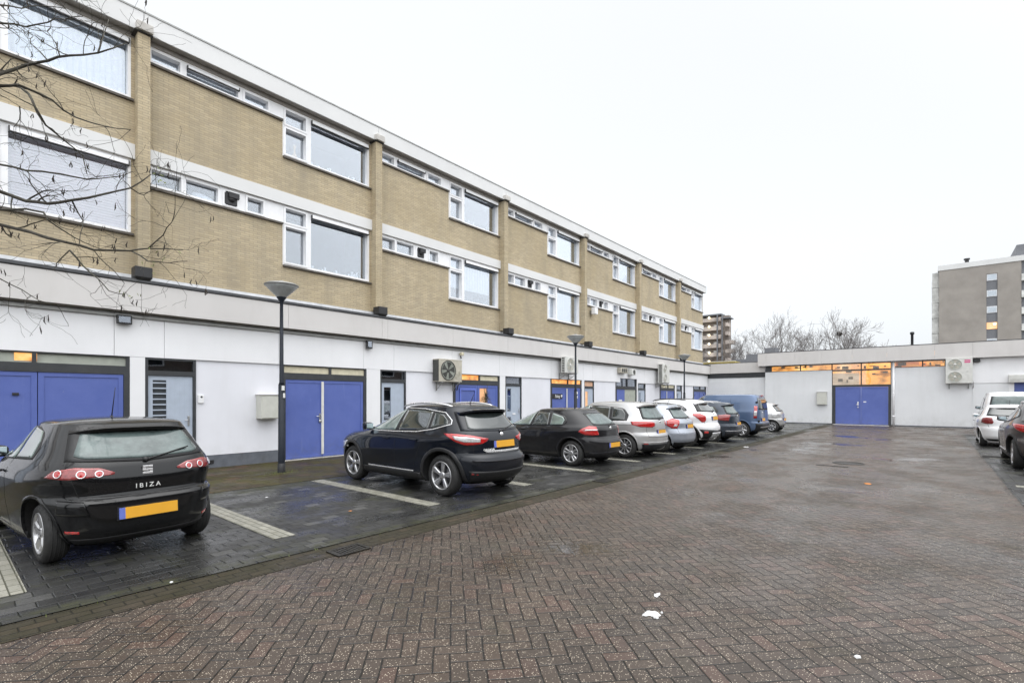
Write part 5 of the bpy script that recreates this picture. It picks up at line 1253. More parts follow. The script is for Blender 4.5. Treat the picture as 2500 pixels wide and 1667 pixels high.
MPV = dict(HATCH, L=4.34, H=1.58, zt=1.50, r=.33, wx=(.80, 3.45), paint='c_silver', rim='ten', extra=[], text=[], exh=None,
    rear=[(.20, .22), (.30, .07), (.45, .0), (.6, 0), (.66, .02), (.72, .065), (.9, .08), (1.04, .11), (1.12, .17), (1.3, .30), (1.42, .39), (1.50, .46)],
    front=[(.20, 4.1), (.3, 4.28), (.5, 4.34), (.7, 4.30), (.80, 4.18), (.88, 3.9), (.95, 3.6), (1.0, 3.4), (1.1, 3.1), (1.3, 2.65), (1.50, 2.2)],
    wid=[(.20, .82), (.30, .87), (.5, .895), (.75, .90), (.92, .885), (1.0, .86), (1.1, .80), (1.3, .72), (1.50, .64)],
    dlo=[([(.72, 1.04), (1.6, 1.02), (3.15, .98)], [(.70, 1.20), (.86, 1.38), (1.6, 1.455), (2.3, 1.465), (2.7, 1.3), (3.1, 1.02)])],
    side=[([(.80, 1.055), (1.20, 1.05)], [(.80, 1.22), (.92, 1.36), (1.22, 1.41)], 'glass_d'), ([(1.28, 1.05), (1.98, 1.04)], [(1.30, 1.415), (1.94, 1.445)], 'glass_d'), ([(2.06, 1.04), (3.05, 1.0)], [(2.02, 1.445), (2.3, 1.45), (2.68, 1.28), (3.0, 1.03)], 'glass_l')],
    rw=(1.10, 1.42, .60, .50, 'glass_f'), rwblack=.04, ws=(1.03, 1.46),
    lamps=[('tail_light', ([(.20, .93), (-.05, .87), (-.42, .86), (-.52, .90)], [(.26, 1.02), (-.1, 1.03), (-.45, 1.0), (-.52, .96)]), 'red', .006), ('reflector', ([(-.12, .40), (-.26, .395)], [(-.12, .42), (-.26, .415)]), 'red', .012)],
    panels=[('valance', [(-.62, .22), (0, .22), (.62, .22)], [(-.70, .40), (0, .40), (.70, .40)], 'rear', 'alloyd', .006), ('bumper_strip', [(-.70, .44), (0, .43), (.70, .44)], [(-.70, .455), (0, .445), (.70, .455)], 'rear', 'chrome', .012)],
    seams=[[(1.32, 1.03), (1.22, .85), (1.36, .6), (1.42, .36)], [(2.02, 1.03), (2.0, .6), (2.02, .34)], [(3.16, .97), (3.05, .6), (2.95, .34)], [(.4, .93), (1.25, .91)]],
    rseams=[[(-.66, 1.1), (-.62, .85), (-.60, .60), (0, .58), (.60, .60), (.62, .85), (.66, 1.1)]], handles=[(1.5, .93), (2.25, .92)],
    sp=(.30, .58, 1.495, .60, .035), plate=(0, .72), mir=(2.9, 1.02), aerial=(.70, .05, .08), az=1.55, badge=(0, 1.0, 'o'))
HATCH2 = dict(MPV, L=4.2, H=1.50, zt=1.42, wx=(.74, 3.35), r=.315, paint='c_bsilver', rim='many',
    rear=[(.20, .22), (.30, .06), (.42, .0), (.56, 0), (.66, .04), (.74, .08), (.9, .10), (.98, .14), (1.05, .22), (1.2, .36), (1.34, .50), (1.42, .60)],
    front=[(.20, 3.95), (.3, 4.13), (.5, 4.2), (.66, 4.15), (.76, 4.02), (.84, 3.75), (.90, 3.42), (.95, 3.2), (1.02, 3.0), (1.2, 2.6), (1.42, 2.15)],
    wid=[(.20, .79), (.30, .84), (.5, .87), (.7, .88), (.88, .865), (.96, .83), (1.05, .77), (1.2, .70), (1.42, .60)],
    dlo=[([(.88, 1.03), (1.6, 1.0), (3.0, .965)], [(.86, 1.14), (1.0, 1.29), (1.6, 1.385), (2.2, 1.39), (2.6, 1.24), (2.97, .985)])],
    side=[([(.95, 1.045), (1.30, 1.03)], [(.95, 1.16), (1.06, 1.27), (1.32, 1.34)], 'glass_d'), ([(1.36, 1.03), (1.95, 1.015)], [(1.38, 1.35), (1.92, 1.37)], 'glass_d'), ([(2.04, 1.01), (2.92, .985)], [(2.0, 1.37), (2.2, 1.375), (2.58, 1.22), (2.88, 1.0)], 'glass_l')],
    rw=(1.06, 1.34, .56, .46, 'glass_f'), rwblack=.03, ws=(1.0, 1.38),
    lamps=[('tail_light', ([(.12, .84), (-.06, .74), (-.22, .74)], [(.16, .98), (-.04, 1.04), (-.24, 1.0), (-.26, .9)]), 'red', .006), ('reversing_light', ([(-.10, .80), (-.20, .80)], [(-.10, .87), (-.20, .87)]), 'clear', .012)],
    panels=[('valance', [(-.6, .22), (0, .22), (.6, .22)], [(-.66, .32), (0, .32), (.66, .32)], 'rear', 'trim', .006)],
    sp=(.40, .68, 1.41, .56, .03), plate=(0, .80), mir=(2.8, .98), aerial=(.82, .14, .30), az=1.45, badge=(0, 1.0, 'o'))
MOKKA = dict(SUV, L=4.28, H=1.64, zt=1.55, r=.345, wx=(.80, 3.36), paint='c_white', mirmat='trim', rim='many', chrome=[], text=[], rwpaint=0,
    rear=[(.25, .24), (.36, .08), (.5, 0), (.66, 0), (.74, .03), (.82, .085), (1.0, .11), (1.12, .15), (1.2, .22), (1.35, .37), (1.48, .50), (1.55, .57)],
    front=[(.25, 4.05), (.4, 4.24), (.6, 4.28), (.85, 4.22), (.96, 4.05), (1.05, 3.65), (1.10, 3.32), (1.18, 3.05), (1.35, 2.65), (1.55, 2.2)],
    wid=[(.25, .82), (.36, .86), (.55, .885), (.8, .89), (.98, .88), (1.08, .85), (1.15, .80), (1.3, .74), (1.55, .63)],
    dlo=[([(.80, 1.23), (1.4, 1.15), (3.0, 1.08)], [(.82, 1.30), (1.0, 1.42), (1.5, 1.50), (2.1, 1.515), (2.5, 1.4), (2.97, 1.11)])],
    side=[([(.86, 1.24), (1.2, 1.19)], [(.88, 1.30), (1.02, 1.40), (1.22, 1.44)], 'glass_d'), ([(1.26, 1.18), (1.92, 1.14)], [(1.28, 1.45), (1.90, 1.49)], 'glass_d'), ([(2.0, 1.13), (2.92, 1.10)], [(1.97, 1.49), (2.1, 1.495), (2.5, 1.38), (2.9, 1.12)], 'glass_d')],
    rw=(1.22, 1.47, .58, .48, 'glass_d'), rwblack=.10, ws=(1.13, 1.5),
    lamps=[('tail_light', ([(.22, 1.10), (.02, .98), (-.16, .85), (-.24, .85)], [(.20, 1.14), (-.02, 1.15), (-.24, 1.06), (-.28, .92)]), 'red', .007), ('reflector', ([(-.16, .48), (-.30, .48)], [(-.16, .55), (-.30, .55)]), 'red', .014)],
    panels=[('valance', [(-.6, .28), (0, .28), (.6, .28)], [(-.74, .62), (-.5, .60), (0, .57), (.5, .60), (.74, .62)], 'rear', 'trim', .008), ('skid_plate', [(-.36, .30), (0, .30), (.36, .30)], [(-.42, .50), (0, .50), (.42, .50)], 'rear', 'chrome', .016),
            ('sill_cladding', [(1.25, .28), (2.95, .28)], [(1.28, .40), (2.92, .40)], 'side', 'trim', .010)],
    plate=(0, .98), rails=(.85, 2.15, .57, 1.60), railmat='trim', sp=(.40, .68, 1.54, .58, .03), mir=(2.8, 1.10), aerial=(.9, .13, .22), az=1.60, badge=(0, 1.13, 'o'), extra=[], exh=-.5, handles=[(1.45, 1.0), (2.2, .98)])
ESTATE = dict(MPV, L=4.30, H=1.54, zt=1.46, paint='c_slate', rim='many', r=.32, wx=(.80, 3.40),
    lamps=[('tail_light', ([(.20, .86), (-.06, .82), (-.22, .82)], [(.22, 1.03), (-.06, 1.06), (-.24, 1.04)]), 'pinkred', .006)], rw=(1.09, 1.38, .58, .50, 'glass_f'), mir=(2.9, 1.0),
    rear=[(.20, .22), (.30, .07), (.45, .0), (.6, 0), (.66, .03), (.72, .065), (.9, .08), (1.02, .10), (1.1, .16), (1.25, .27), (1.38, .36), (1.46, .42)], rails=(.75, 2.15, .57, 1.505), railmat='alloy', aerial=(.8, .1, .14), az=1.5, plate=(0, .70), text=[],
    wid=[(.20, .82), (.30, .86), (.5, .88), (.75, .885), (.92, .87), (1.0, .84), (1.1, .79), (1.3, .71), (1.46, .63)],
    dlo=[([(.62, 1.04), (1.6, 1.02), (3.15, .98)], [(.60, 1.20), (.72, 1.35), (1.6, 1.42), (2.3, 1.425), (2.7, 1.27), (3.1, 1.02)])],
    side=[([(.70, 1.055), (1.20, 1.05)], [(.70, 1.20), (.80, 1.33), (1.22, 1.385)], 'glass_l'), ([(1.28, 1.05), (1.98, 1.04)], [(1.30, 1.385), (1.94, 1.41)], 'glass_d'), ([(2.06, 1.04), (3.05, 1.0)], [(2.02, 1.41), (2.3, 1.41), (2.68, 1.25), (3.0, 1.03)], 'glass_l')],
    chrome=[[(.62, 1.035), (1.6, 1.012), (3.1, .972)]], front=[(.20, 4.08), (.3, 4.25), (.5, 4.30), (.7, 4.26), (.80, 4.14), (.88, 3.9), (.95, 3.6), (1.0, 3.4), (1.1, 3.1), (1.3, 2.6), (1.46, 2.2)], sp=(.28, .54, 1.455, .60, .03))
def van_extra(t, B, P):
    for fl in (0, 1): P('side_pressing', lambda q: B.ribbon(q, [(1.0, 1.55), (1.0, 1.18), (2.0, 1.12), (2.0, 1.60), (1.0, 1.60), (1.0, 1.5)], B.side, .03, .006, 0, fl), M['c_blue'])
    for z in (.7, 1.5):
        for sg in (1, -1): P('rear_hinge', lambda q: q.bbox(B.rearp(.70, z)[0] - .03, B.rearp(.70, z)[0] + .04, min(sg * .74, sg * .80), max(sg * .74, sg * .80), z - .04, z + .04, .01), M['trim'])
    P('high_brake_light', lambda q: q.bbox(.13, .2, -.1, .1, 1.76, 1.80, .01), M['red'])
VAN = dict(MPV, L=4.42, H=1.86, zt=1.79, r=.33, wx=(.78, 3.45), paint='c_blue', rim='cap', rwpaint=0, extra=[van_extra], chrome=[], mirmat='trim',
    rear=[(.24, .20), (.32, .05), (.5, 0), (.62, .0), (.68, .05), (.9, .06), (1.2, .08), (1.5, .12), (1.7, .17), (1.79, .22)],
    front=[(.24, 4.15), (.35, 4.36), (.6, 4.42), (.85, 4.36), (.95, 4.2), (1.05, 3.95), (1.15, 3.6), (1.3, 3.35), (1.5, 3.05), (1.79, 2.6)],
    wid=[(.24, .84), (.34, .89), (.55, .91), (.8, .915), (1.05, .91), (1.2, .885), (1.5, .84), (1.79, .76)], nr=[(0, 6), (1, 8), (1.8, 7)],
    dlo=[([(2.45, 1.17), (3.5, 1.13)], [(2.42, 1.62), (2.9, 1.62), (3.45, 1.17)])], side=[([(2.52, 1.19), (3.4, 1.15)], [(2.50, 1.60), (2.88, 1.60), (3.36, 1.19)], 'glass_d')],
    rw=(1.20, 1.66, .72, .66, 'glass_d'), rwblack=.0, ws=(1.15, 1.72),
    lamps=[('tail_light', ([(.06, .82), (-.07, .82)], [(.06, 1.34), (-.07, 1.34)]), 'red', .010), ('reversing_light', ([(.05, .92), (-.06, .92)], [(.05, 1.12), (-.06, 1.12)]), 'clear', .016)],
    panels=[('rear_bumper', [(-.80, .26), (0, .26), (.80, .26)], [(-.84, .60), (0, .60), (.84, .60)], 'rear', 'trim', .012), ('bumper_strip', [(-.7, .42), (0, .42), (.7, .42)], [(-.7, .46), (0, .46), (.7, .46)], 'rear', 'alloy', .022)],
    seams=[[(2.35, 1.65), (2.35, .34)], [(3.5, 1.10), (3.4, .7), (3.2, .36)], [(1.25, 1.65), (1.22, .9), (1.3, .5)], [(.9, 1.18), (2.35, 1.14)]], rseams=[[(0, 1.75), (0, .62)]], handles=[(1.4, 1.0), (2.6, 1.0)], hmat='trim',
    plate=(.28, .76), mir=(3.2, 1.15), aerial=(2.7, .12, .2), az=1.84, badge=(.3, 1.05, 'o'), wiper=0)
VAN.pop('sp')
CITY = dict(HATCH2, L=3.5, H=1.47, zt=1.39, wx=(.45, 2.83), r=.28, paint='c_silver', lamps=[('tail_light', ([(.10, .72), (-.12, .70)], [(.14, .98), (-.14, 1.0)]), 'clear', .008)],
    rear=[(.20, .20), (.30, .05), (.42, .0), (.56, 0), (.70, .05), (.9, .08), (1.0, .14), (1.15, .28), (1.30, .40), (1.39, .48)],
    front=[(.20, 3.3), (.3, 3.45), (.5, 3.5), (.66, 3.46), (.78, 3.3), (.88, 3.0), (.96, 2.8), (1.1, 2.5), (1.39, 1.9)],
    wid=[(.20, .74), (.30, .79), (.5, .81), (.7, .82), (.88, .80), (.96, .77), (1.05, .73), (1.39, .58)],
    dlo=[([(.70, 1.03), (2.4, .97)], [(.72, 1.2), (.9, 1.31), (1.8, 1.35), (2.38, 1.0)])], side=[([(.78, 1.04), (1.30, 1.02)], [(.80, 1.18), (.95, 1.29), (1.30, 1.32)], 'glass_l'), ([(1.38, 1.02), (2.3, .99)], [(1.38, 1.32), (1.8, 1.33), (2.25, 1.02)], 'glass_l')],
    rw=(1.04, 1.31, .50, .42, 'glass_d'), seams=[[(1.34, 1.0), (1.36, .34)], [(2.4, .95), (2.3, .34)]], handles=[(1.6, .9)], sp=(.32, .56, 1.38, .5, .03), mir=(2.2, .98), plate=(0, .62), aerial=(1.2, .1, .1))
POLO = dict(IBIZA, L=3.97, paint='c_white', mirmat='c_white', H=1.46, extra=[], text=[], badge=(0, .96, 'o'), rim='five', wx=(.72, 3.19),
    rear=[(.20, .20), (.28, .06), (.40, .0), (.55, 0), (.66, .02), (.70, .065), (.9, .085), (1.0, .11), (1.06, .17), (1.2, .31), (1.31, .41), (1.39, .49)], zt=1.385,
    wid=[(.18, .76), (.28, .81), (.45, .835), (.62, .845), (.80, .845), (.93, .825), (1.0, .78), (1.1, .72), (1.25, .655), (1.385, .59)],
    lamps=[('tail_light', ([(.06, .84), (-.14, .80), (-.34, .80)], [(.04, 1.0), (-.12, 1.02), (-.26, 1.01), (-.36, .86)]), 'dred', .008)], rw=(1.09, 1.335, .56, .47, 'glass_d'), rwblack=.05,
    panels=[('valance', [(-.55, .22), (0, .22), (.55, .22)], [(-.62, .29), (0, .29), (.62, .29)], 'rear', 'trim', .005)], plate=(0, .55), sp=(.36, .60, 1.375, .56, .035), aerial=(.8, .12, .2), az=1.42)
WVAN = dict(VAN, L=4.9, H=1.96, zt=1.88, paint='c_white', extra=[], wx=(.95, 3.9), rear=[(.24, .20), (.32, .05), (.5, 0), (.62, .0), (.68, .05), (.9, .06), (1.2, .08), (1.5, .16), (1.7, .26), (1.88, .36)],
    front=[(.24, 4.6), (.35, 4.84), (.6, 4.9), (.85, 4.84), (1.0, 4.6), (1.1, 4.3), (1.25, 3.9), (1.5, 3.5), (1.88, 2.9)], wid=[(.24, .86), (.34, .91), (.55, .94), (.8, .945), (1.05, .94), (1.2, .915), (1.5, .86), (1.88, .76)],
    dlo=[([(.9, 1.2), (3.9, 1.17)], [(.9, 1.66), (3.1, 1.68), (3.85, 1.2)])], side=[([(1.0, 1.22), (2.2, 1.2)], [(1.0, 1.63), (2.2, 1.65)], 'glass_d'), ([(2.3, 1.2), (3.75, 1.19)], [(2.3, 1.65), (3.05, 1.66), (3.7, 1.22)], 'glass_d')],
    rw=(1.22, 1.74, .72, .62, 'glass_f'), rwround=.0, rwblack=.05, mir=(3.5, 1.18), badge=(0, 1.1, 'o'), seams=[[(2.25, 1.2), (2.25, .34)], [(3.8, 1.15), (3.7, .5)]], rseams=[], aerial=(3.6, .5, .35), az=1.5, plate=(0, .86))
DARK = dict(SUV, paint='c_brown', mirmat='c_brown', rim='five', chrome=[], text=[], rails=(.80, 2.15, .57, 1.53), railmat='chrome', extra=[])
G1, G2 = 'cars parked nose in along the garage wall', 'cars parked in line on the right'
def pk(sp, name, label, cat, xc, yrear, rz=90, g=G1, ys=None, zs=None):
    s = list(sp.get('s', (.96, .96, .97)))
    if ys: s[0] = ys
    if zs: s[2] = zs
    sp = dict(sp); sp['s'] = tuple(s)
    return make_car(sp, name, label, cat, (xc, yrear, 0), rz, g)
pk(IBIZA, 'parked_car', 'black three door hatchback with misted rear window, nearest parked car', 'car', 1.46, 6.05, rz=95)
pk(SUV, 'parked_car', 'blue black crossover with silver roof rails and chrome edged windows', 'car', 6.22, 5.36, ys=.99)
pk(HATCH, 'parked_car', 'charcoal five door hatchback right of the black crossover', 'car', 10.62, 5.82)
pk(MPV, 'parked_car', 'silver compact people carrier beside the charcoal hatchback', 'car', 12.98, 5.62)
pk(HATCH2, 'parked_car', 'bluish silver hatchback squeezed between two pale cars', 'car', 14.92, 5.55)
pk(MOKKA, 'parked_car', 'white crossover with black lower bumper and dark roof rails', 'car', 17.08, 5.5)
pk(ESTATE, 'parked_car', 'slate blue estate car with pale red tail lights', 'car', 19.4, 5.45)
pk(VAN, 'parked_van', 'steel blue panel van at the far end of the row', 'van', 22.75, 5.35)
pk(CITY, 'parked_car', 'small silver city car poking out beyond the blue van', 'car', 26.9, 5.5)
pk(POLO, 'parked_car', 'white hatchback with dark red tail light on the right', 'car', 22.45, -1.92, 0, G2)
pk(WVAN, 'parked_van', 'tall white van standing in front of the white hatchback', 'van', 28.0, -2.45, 0, G2)
pk(DARK, 'parked_car', 'grey brown crossover cut off by the right photo edge', 'car', 15.5, -2.17, 0, G2)

# ------------------------------------------------------------ trees
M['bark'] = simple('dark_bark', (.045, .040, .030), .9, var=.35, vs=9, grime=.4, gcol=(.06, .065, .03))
M['bark_far'] = simple('hazed_bark', (.20, .185, .18), .9, var=.3, vs=3)  # far bark coloured paler, distance haze put into the colour
M['pod'] = simple('dry_seed_pod', (.03, .022, .016), .8, var=.4)
M['leaf'] = simple('last_green_leaf', (.14, .17, .05), .7, var=.4)
def twigs(mb, p, d, ln, r, depth, rg, spread=.55, up=.12, ends=None, n=3, minr=.002, wig=.35, kids=(2, 4), taper=.62, flat=0):
    """one branch as a bending tapered tube with side shoots"""
    pts = [p.copy()]; k = 5 if depth > 1 else 4; dd = d.copy(); rad = [r]
    for i in range(k):
        dd = (dd + Vector((rg.uniform(-1, 1), rg.uniform(-1, 1), rg.uniform(-1, 1))) * wig * .35 + Vector((0, 0, up * .3))).normalized()
        pts.append(pts[-1] + dd * ln / k); rad.append(max(minr, r * (1 - (1 - taper) * (i + 1) / k)))
    mb.tube(pts, rad, n if depth > 1 else 3, 0, False)
    if depth <= 0:
        if ends is not None: ends.append((pts[-1], dd.copy()))
        return
    m = rg.randint(*kids)
    for q in range(m):
        f = rg.uniform(.3, 1.0) if q else 1.0; i = min(int(f * k), k - 1); base = pts[i].lerp(pts[i + 1], f * k - i) if f < 1 else pts[-1]
        ax = Vector((rg.uniform(-1, 1), rg.uniform(-1, 1), rg.uniform(-1, 1) * (1 - flat))).normalized()
        nd = (dd + ax * spread * rg.uniform(.7, 1.5) + Vector((0, 0, up))).normalized()
        twigs(mb, base, nd, ln * rg.uniform(.55, .85), max(minr, rad[-1] * rg.uniform(.6, .9)), depth - 1, rg, spread, up, ends, n, minr, wig, kids, taper, flat)
def bg_tree(x, y, h, w, seed, label, z0=0, first=False, lean=0, dens=5):
    rg = random.Random(seed); t = thing('bare_tree', label, 'tree', (x, y, z0), 'bare winter trees behind the rear building')
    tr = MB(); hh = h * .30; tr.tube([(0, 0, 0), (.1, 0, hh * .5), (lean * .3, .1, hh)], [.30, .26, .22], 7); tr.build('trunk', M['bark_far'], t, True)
    cr_ = MB(); p0 = Vector((lean * .3, .1, hh))
    for k in range(dens):
        a = 2 * math.pi * (k + rg.random() * .5) / dens; el = rg.uniform(.65, 1.35)
        d = Vector((math.cos(a) * math.cos(el) * w, math.sin(a) * math.cos(el) * w, math.sin(el))).normalized()
        twigs(cr_, p0, d, h * .27 * rg.uniform(.8, 1.15), .13, 5, rg, .62, .10, None, 3, .011, .45, (2, 4), .62)
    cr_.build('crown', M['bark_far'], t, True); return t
bg_tree(66, 24.5, 9.6, 1.3, 3, 'bare tree leaning right in front of the gallery flats', lean=-.4)
bg_tree(72, 19.6, 9.6, 1.0, 5, 'thin bare tree just right of the gallery flats')
bg_tree(70, 15.4, 11.6, 1.0, 8, 'bare tree with upright fan of branches above the link roof')
bg_tree(74, 12.9, 9.2, 1.1, 12, 'lower bare tree between the two larger bare trees')
nt_ = bg_tree(68, 9.3, 11.6, 1.05, 21, 'tallest bare tree with a dark nest in its crown')
bg_tree(70, 6.6, 9.9, 1.2, 34, 'spreading bare tree nearest the roof flue')
M['nest'] = simple('nest_sticks', (.035, .028, .022), .95, var=.4, vs=20)
t = thing('bird_nest', 'dark round bird nest in the tallest bare tree', 'nest', (68.3, 8.3, 9.1)); mb = MB(); rg = random.Random(2)
for k in range(160):
    a = Vector((rg.gauss(0, 1), rg.gauss(0, 1), rg.gauss(0, .8))).normalized() * rg.uniform(.08, .24); b_ = Vector((rg.gauss(0, 1), rg.gauss(0, 1), rg.gauss(0, .5))).normalized() * .2
    mb.tube([a - b_, a + b_], .018, 3)
mb.build('sticks', M['nest'], t, True)
# small far shrubs peeping over the roof by the flue
bg_tree(95, 1.9, 8.3, 1.2, 41, 'faint bare treetop left of the roof flue', dens=3)

# near tree: trunk outside the left edge, long limbs reaching into the picture
NTR = thing('street_tree', 'bare tree reaching in from the left with hanging seed pods', 'tree', (-2.2, 6.2, 0))
def px(x, y, dist):
    """a point on the sight line of a picture position, dist metres ahead"""
    fx, fy = math.cos(R(YAW)), math.sin(R(YAW)); rx, ry = math.sin(R(YAW)), -math.cos(R(YAW)); a = (x - 1250) / 1210.2; b = (973.1 - y) / 1210.2
    return Vector(((fx + rx * a) * dist, (fy + ry * a) * dist, CAMH + b * dist))
tr = MB(); tb = Vector((-2.2, 6.2, 0)); tops = [Vector((-2.2, 6.2, 0)), Vector((-2.17, 6.2, .8)), Vector((-2.12, 6.22, 1.9)), Vector((-2.15, 6.2, 3.0)), Vector((-2.1, 6.15, 4.2)), Vector((-2.15, 6.2, 5.4)), Vector((-2.1, 6.2, 6.6))]
tr.tube([p - tb for p in tops], [.17, .14, .125, .11, .085, .06, .03], 14); tr.build('trunk', M['bark'], NTR, True)
D_ = 2500 / 2352
limbs = [   # picture-space guide points (2352 wide), distance, start radius, base on the trunk
    ([(-60, 400), (0, 440), (60, 462), (110, 468), (165, 460), (230, 448), (300, 432), (345, 402)], 4.9, .026, 3.0),
    ([(-60, 500), (0, 516), (70, 533), (150, 556), (215, 574), (300, 576), (340, 571), (420, 574)], 5.0, .024, 2.7),
    ([(-60, 190), (0, 170), (60, 150), (110, 140), (160, 128), (225, 122), (290, 100)], 4.8, .024, 3.9),
    ([(-60, 215), (0, 198), (42, 195), (65, 215), (80, 245), (105, 288), (150, 325), (190, 358), (200, 400)], 4.9, .020, 3.8),
    ([(-60, 370), (0, 378), (60, 392), (140, 400), (200, 412), (250, 408), (300, 396)], 5.0, .016, 3.1),
    ([(-60, 480), (0, 482), (60, 480), (100, 488), (110, 506), (170, 545), (230, 572)], 4.95, .017, 2.8),
    ([(-60, 60), (0, 54), (60, 62), (110, 52), (150, 45), (190, 38)], 4.8, .014, 4.4),
    ([(-60, 15), (0, 12), (50, 20), (90, 14), (150, 20)], 4.7, .012, 4.7),
    ([(-60, 610), (0, 640), (50, 665), (90, 690), (130, 700)], 5.0, .010, 2.2),
    ([(42, 195), (120, 230), (175, 270), (240, 290), (300, 298)], 4.85, .012, None),
    ([(160, 575), (190, 610), (225, 640), (250, 668), (285, 676)], 5.0, .010, None),
    ([(165, 460), (180, 490), (190, 520), (182, 560)], 4.9, .008, None),
    ([(225, 122), (238, 80), (250, 45)], 4.8, .008, None),
    ([(300, 576), (340, 600), (390, 604), (430, 600)], 5.05, .008, None),
    ([(340, 571), (375, 540), (395, 510), (402, 480)], 5.0, .007, None),
    ([(110, 140), (70, 100), (75, 85)], 4.8, .006, None), ([(137, 128), (128, 100), (108, 72)], 4.8, .006, None),
    ([(300, 432), (330, 448), (360, 430)], 4.9, .006, None), ([(160, 575), (130, 605), (122, 620)], 5.0, .007, None), ([(45, 245), (45, 275), (32, 292)], 4.9, .006, None),
]
rg = random.Random(11); ends = []; br = MB()
for pts, dist, r0, base in limbs:
    P_ = [px(x * D_, y * D_, dist + .25 * math.sin(i * 1.1 + dist * 9)) for i, (x, y) in enumerate(pts)]
    if base is not None: P_ = [Vector((-2.13, 6.2, base)), Vector((-2.13, 6.2, base)).lerp(P_[0], .55) + Vector((0, 0, .06))] + P_
    # densify with small kinks
    Q = [P_[0]]
    for a, b_ in zip(P_[:-1], P_[1:]):
        for k in (1, 2): Q.append(a.lerp(b_, k / 2) + Vector((rg.gauss(0, 1), rg.gauss(0, 1), rg.gauss(0, 1))) * (.006 if k == 1 else 0))
    n = len(Q); rad = [max(.0035, r0 * (1 - .85 * i / n)) for i in range(n)]
    br.tube([p - tb for p in Q], rad, 7)
    st = 4 if base is not None else 1
    for i in range(st, n):
        if rg.random() < (.58 if r0 > .01 else .68):
            d = (Q[min(i + 1, n - 1)] - Q[i - 1]).normalized(); nd = (d * .7 + Vector((rg.uniform(-1, 1), rg.uniform(-1, 1), rg.uniform(-1, 1)))).normalized()
            twigs(br, Q[i] - tb, nd, rg.uniform(.16, .42), max(.0028, rad[i] * .5), 2, rg, .8, .02, ends, 4, .0014, .9, (1, 3), .6)
br.build('branches', M['bark'], NTR, True)
rg = random.Random(5)
for p, d in ends:
    if rg.random() < .16:
        for q in range(rg.choice((1, 2))):
            o = p + Vector((rg.uniform(-.02, .02), rg.uniform(-.02, .02), 0)); l = rg.uniform(.035, .065)
            pd = MB(); pd.tube([o, o + Vector((0, 0, -.015)), o + Vector((rg.uniform(-.012, .012), rg.uniform(-.012, .012), -.02 - l * .5)), o + Vector((rg.uniform(-.012, .012), 0, -.02 - l))], [.001, .004, .006, .001], 5); pd.build('seed_pod', M['pod'], NTR, True)
lf = MB()
for q in range(34):
    c0 = rg.choice([px(365 * D_, 408 * D_, 4.9), px(300 * D_, 675 * D_, 5.0), px(345 * D_, 615 * D_, 5.0), px(375 * D_, 590 * D_, 5.0)]) - tb + Vector((rg.gauss(0, .05), rg.gauss(0, .05), rg.gauss(0, .04)))
    a = Vector((rg.gauss(0, 1), rg.gauss(0, 1), rg.gauss(0, 1))).normalized() * .022; b_ = a.orthogonal().normalized() * .008
    lf.add([c0 - a, c0 + b_, c0 + a, c0 - b_], [(0, 1, 2, 3)])
lf.build('last_leaves', M['leaf'], NTR, True)
# upper crown outside the picture
cr_ = MB(); rg = random.Random(9)
for k in range(7):
    a = rg.uniform(2.2, 4.6); twigs(cr_, Vector((.1, 0, 4.6 + .3 * k)), Vector((math.cos(a), math.sin(a), .9)).normalized(), 1.1, .035, 4, rg, .6, .1, None, 5, .003, .5, (2, 3), .6)
cr_.build('crown', M['bark'], NTR, True)

# plant by the lit garage door
t = thing('potted_plant', 'spiky dry plant in a dark pot before the lit garage door', 'plant', (12.9, 12.2, 0))
mb = MB(); mb.lathe([(.14, 0), (.18, .42), (.20, .44), (.17, .44), (.16, .38), (0, .38)], (0, 0, 0), 'z', 20); mb.build('pot', M['black'], t, True)
mb = MB(); mb.tube([(0, 0, .38), (.02, 0, .8), (-.01, .01, 1.25), (0, 0, 1.62)], [.022, .018, .014, .010], 7); mb.build('stem', M['bark'], t, True)
M['frond'] = simple('olive_frond', (.085, .075, .035), .8, var=.4, vs=14)
mb = MB(); rg = random.Random(3)
for k in range(120):
    a = rg.uniform(0, 6.28); el = rg.uniform(-.5, 1.0); z = rg.uniform(1.4, 1.66); l = rg.uniform(.16, .40); p = Vector((0, 0, z)); d = Vector((math.cos(a) * math.cos(el), math.sin(a) * math.cos(el), math.sin(el)))
    q = p + d * l * .5 + Vector((0, 0, .03)); e_ = p + d * l + Vector((0, 0, -.06)); s_ = d.cross(Vector((0, 0, 1))).normalized() * .010
    mb.add([p - s_ * .4, p + s_ * .4, q + s_, q - s_, e_], [(0, 1, 2, 3), (3, 2, 4)])
for k in range(30):
    a = rg.uniform(0, 6.28); p = Vector((0, 0, rg.uniform(1.5, 1.7))); mb.tube([p, p + Vector((math.cos(a) * .08, math.sin(a) * .08, rg.uniform(.2, .5)))], [.004, .002], 3)
mb.build('fronds', M['frond'], t, True)

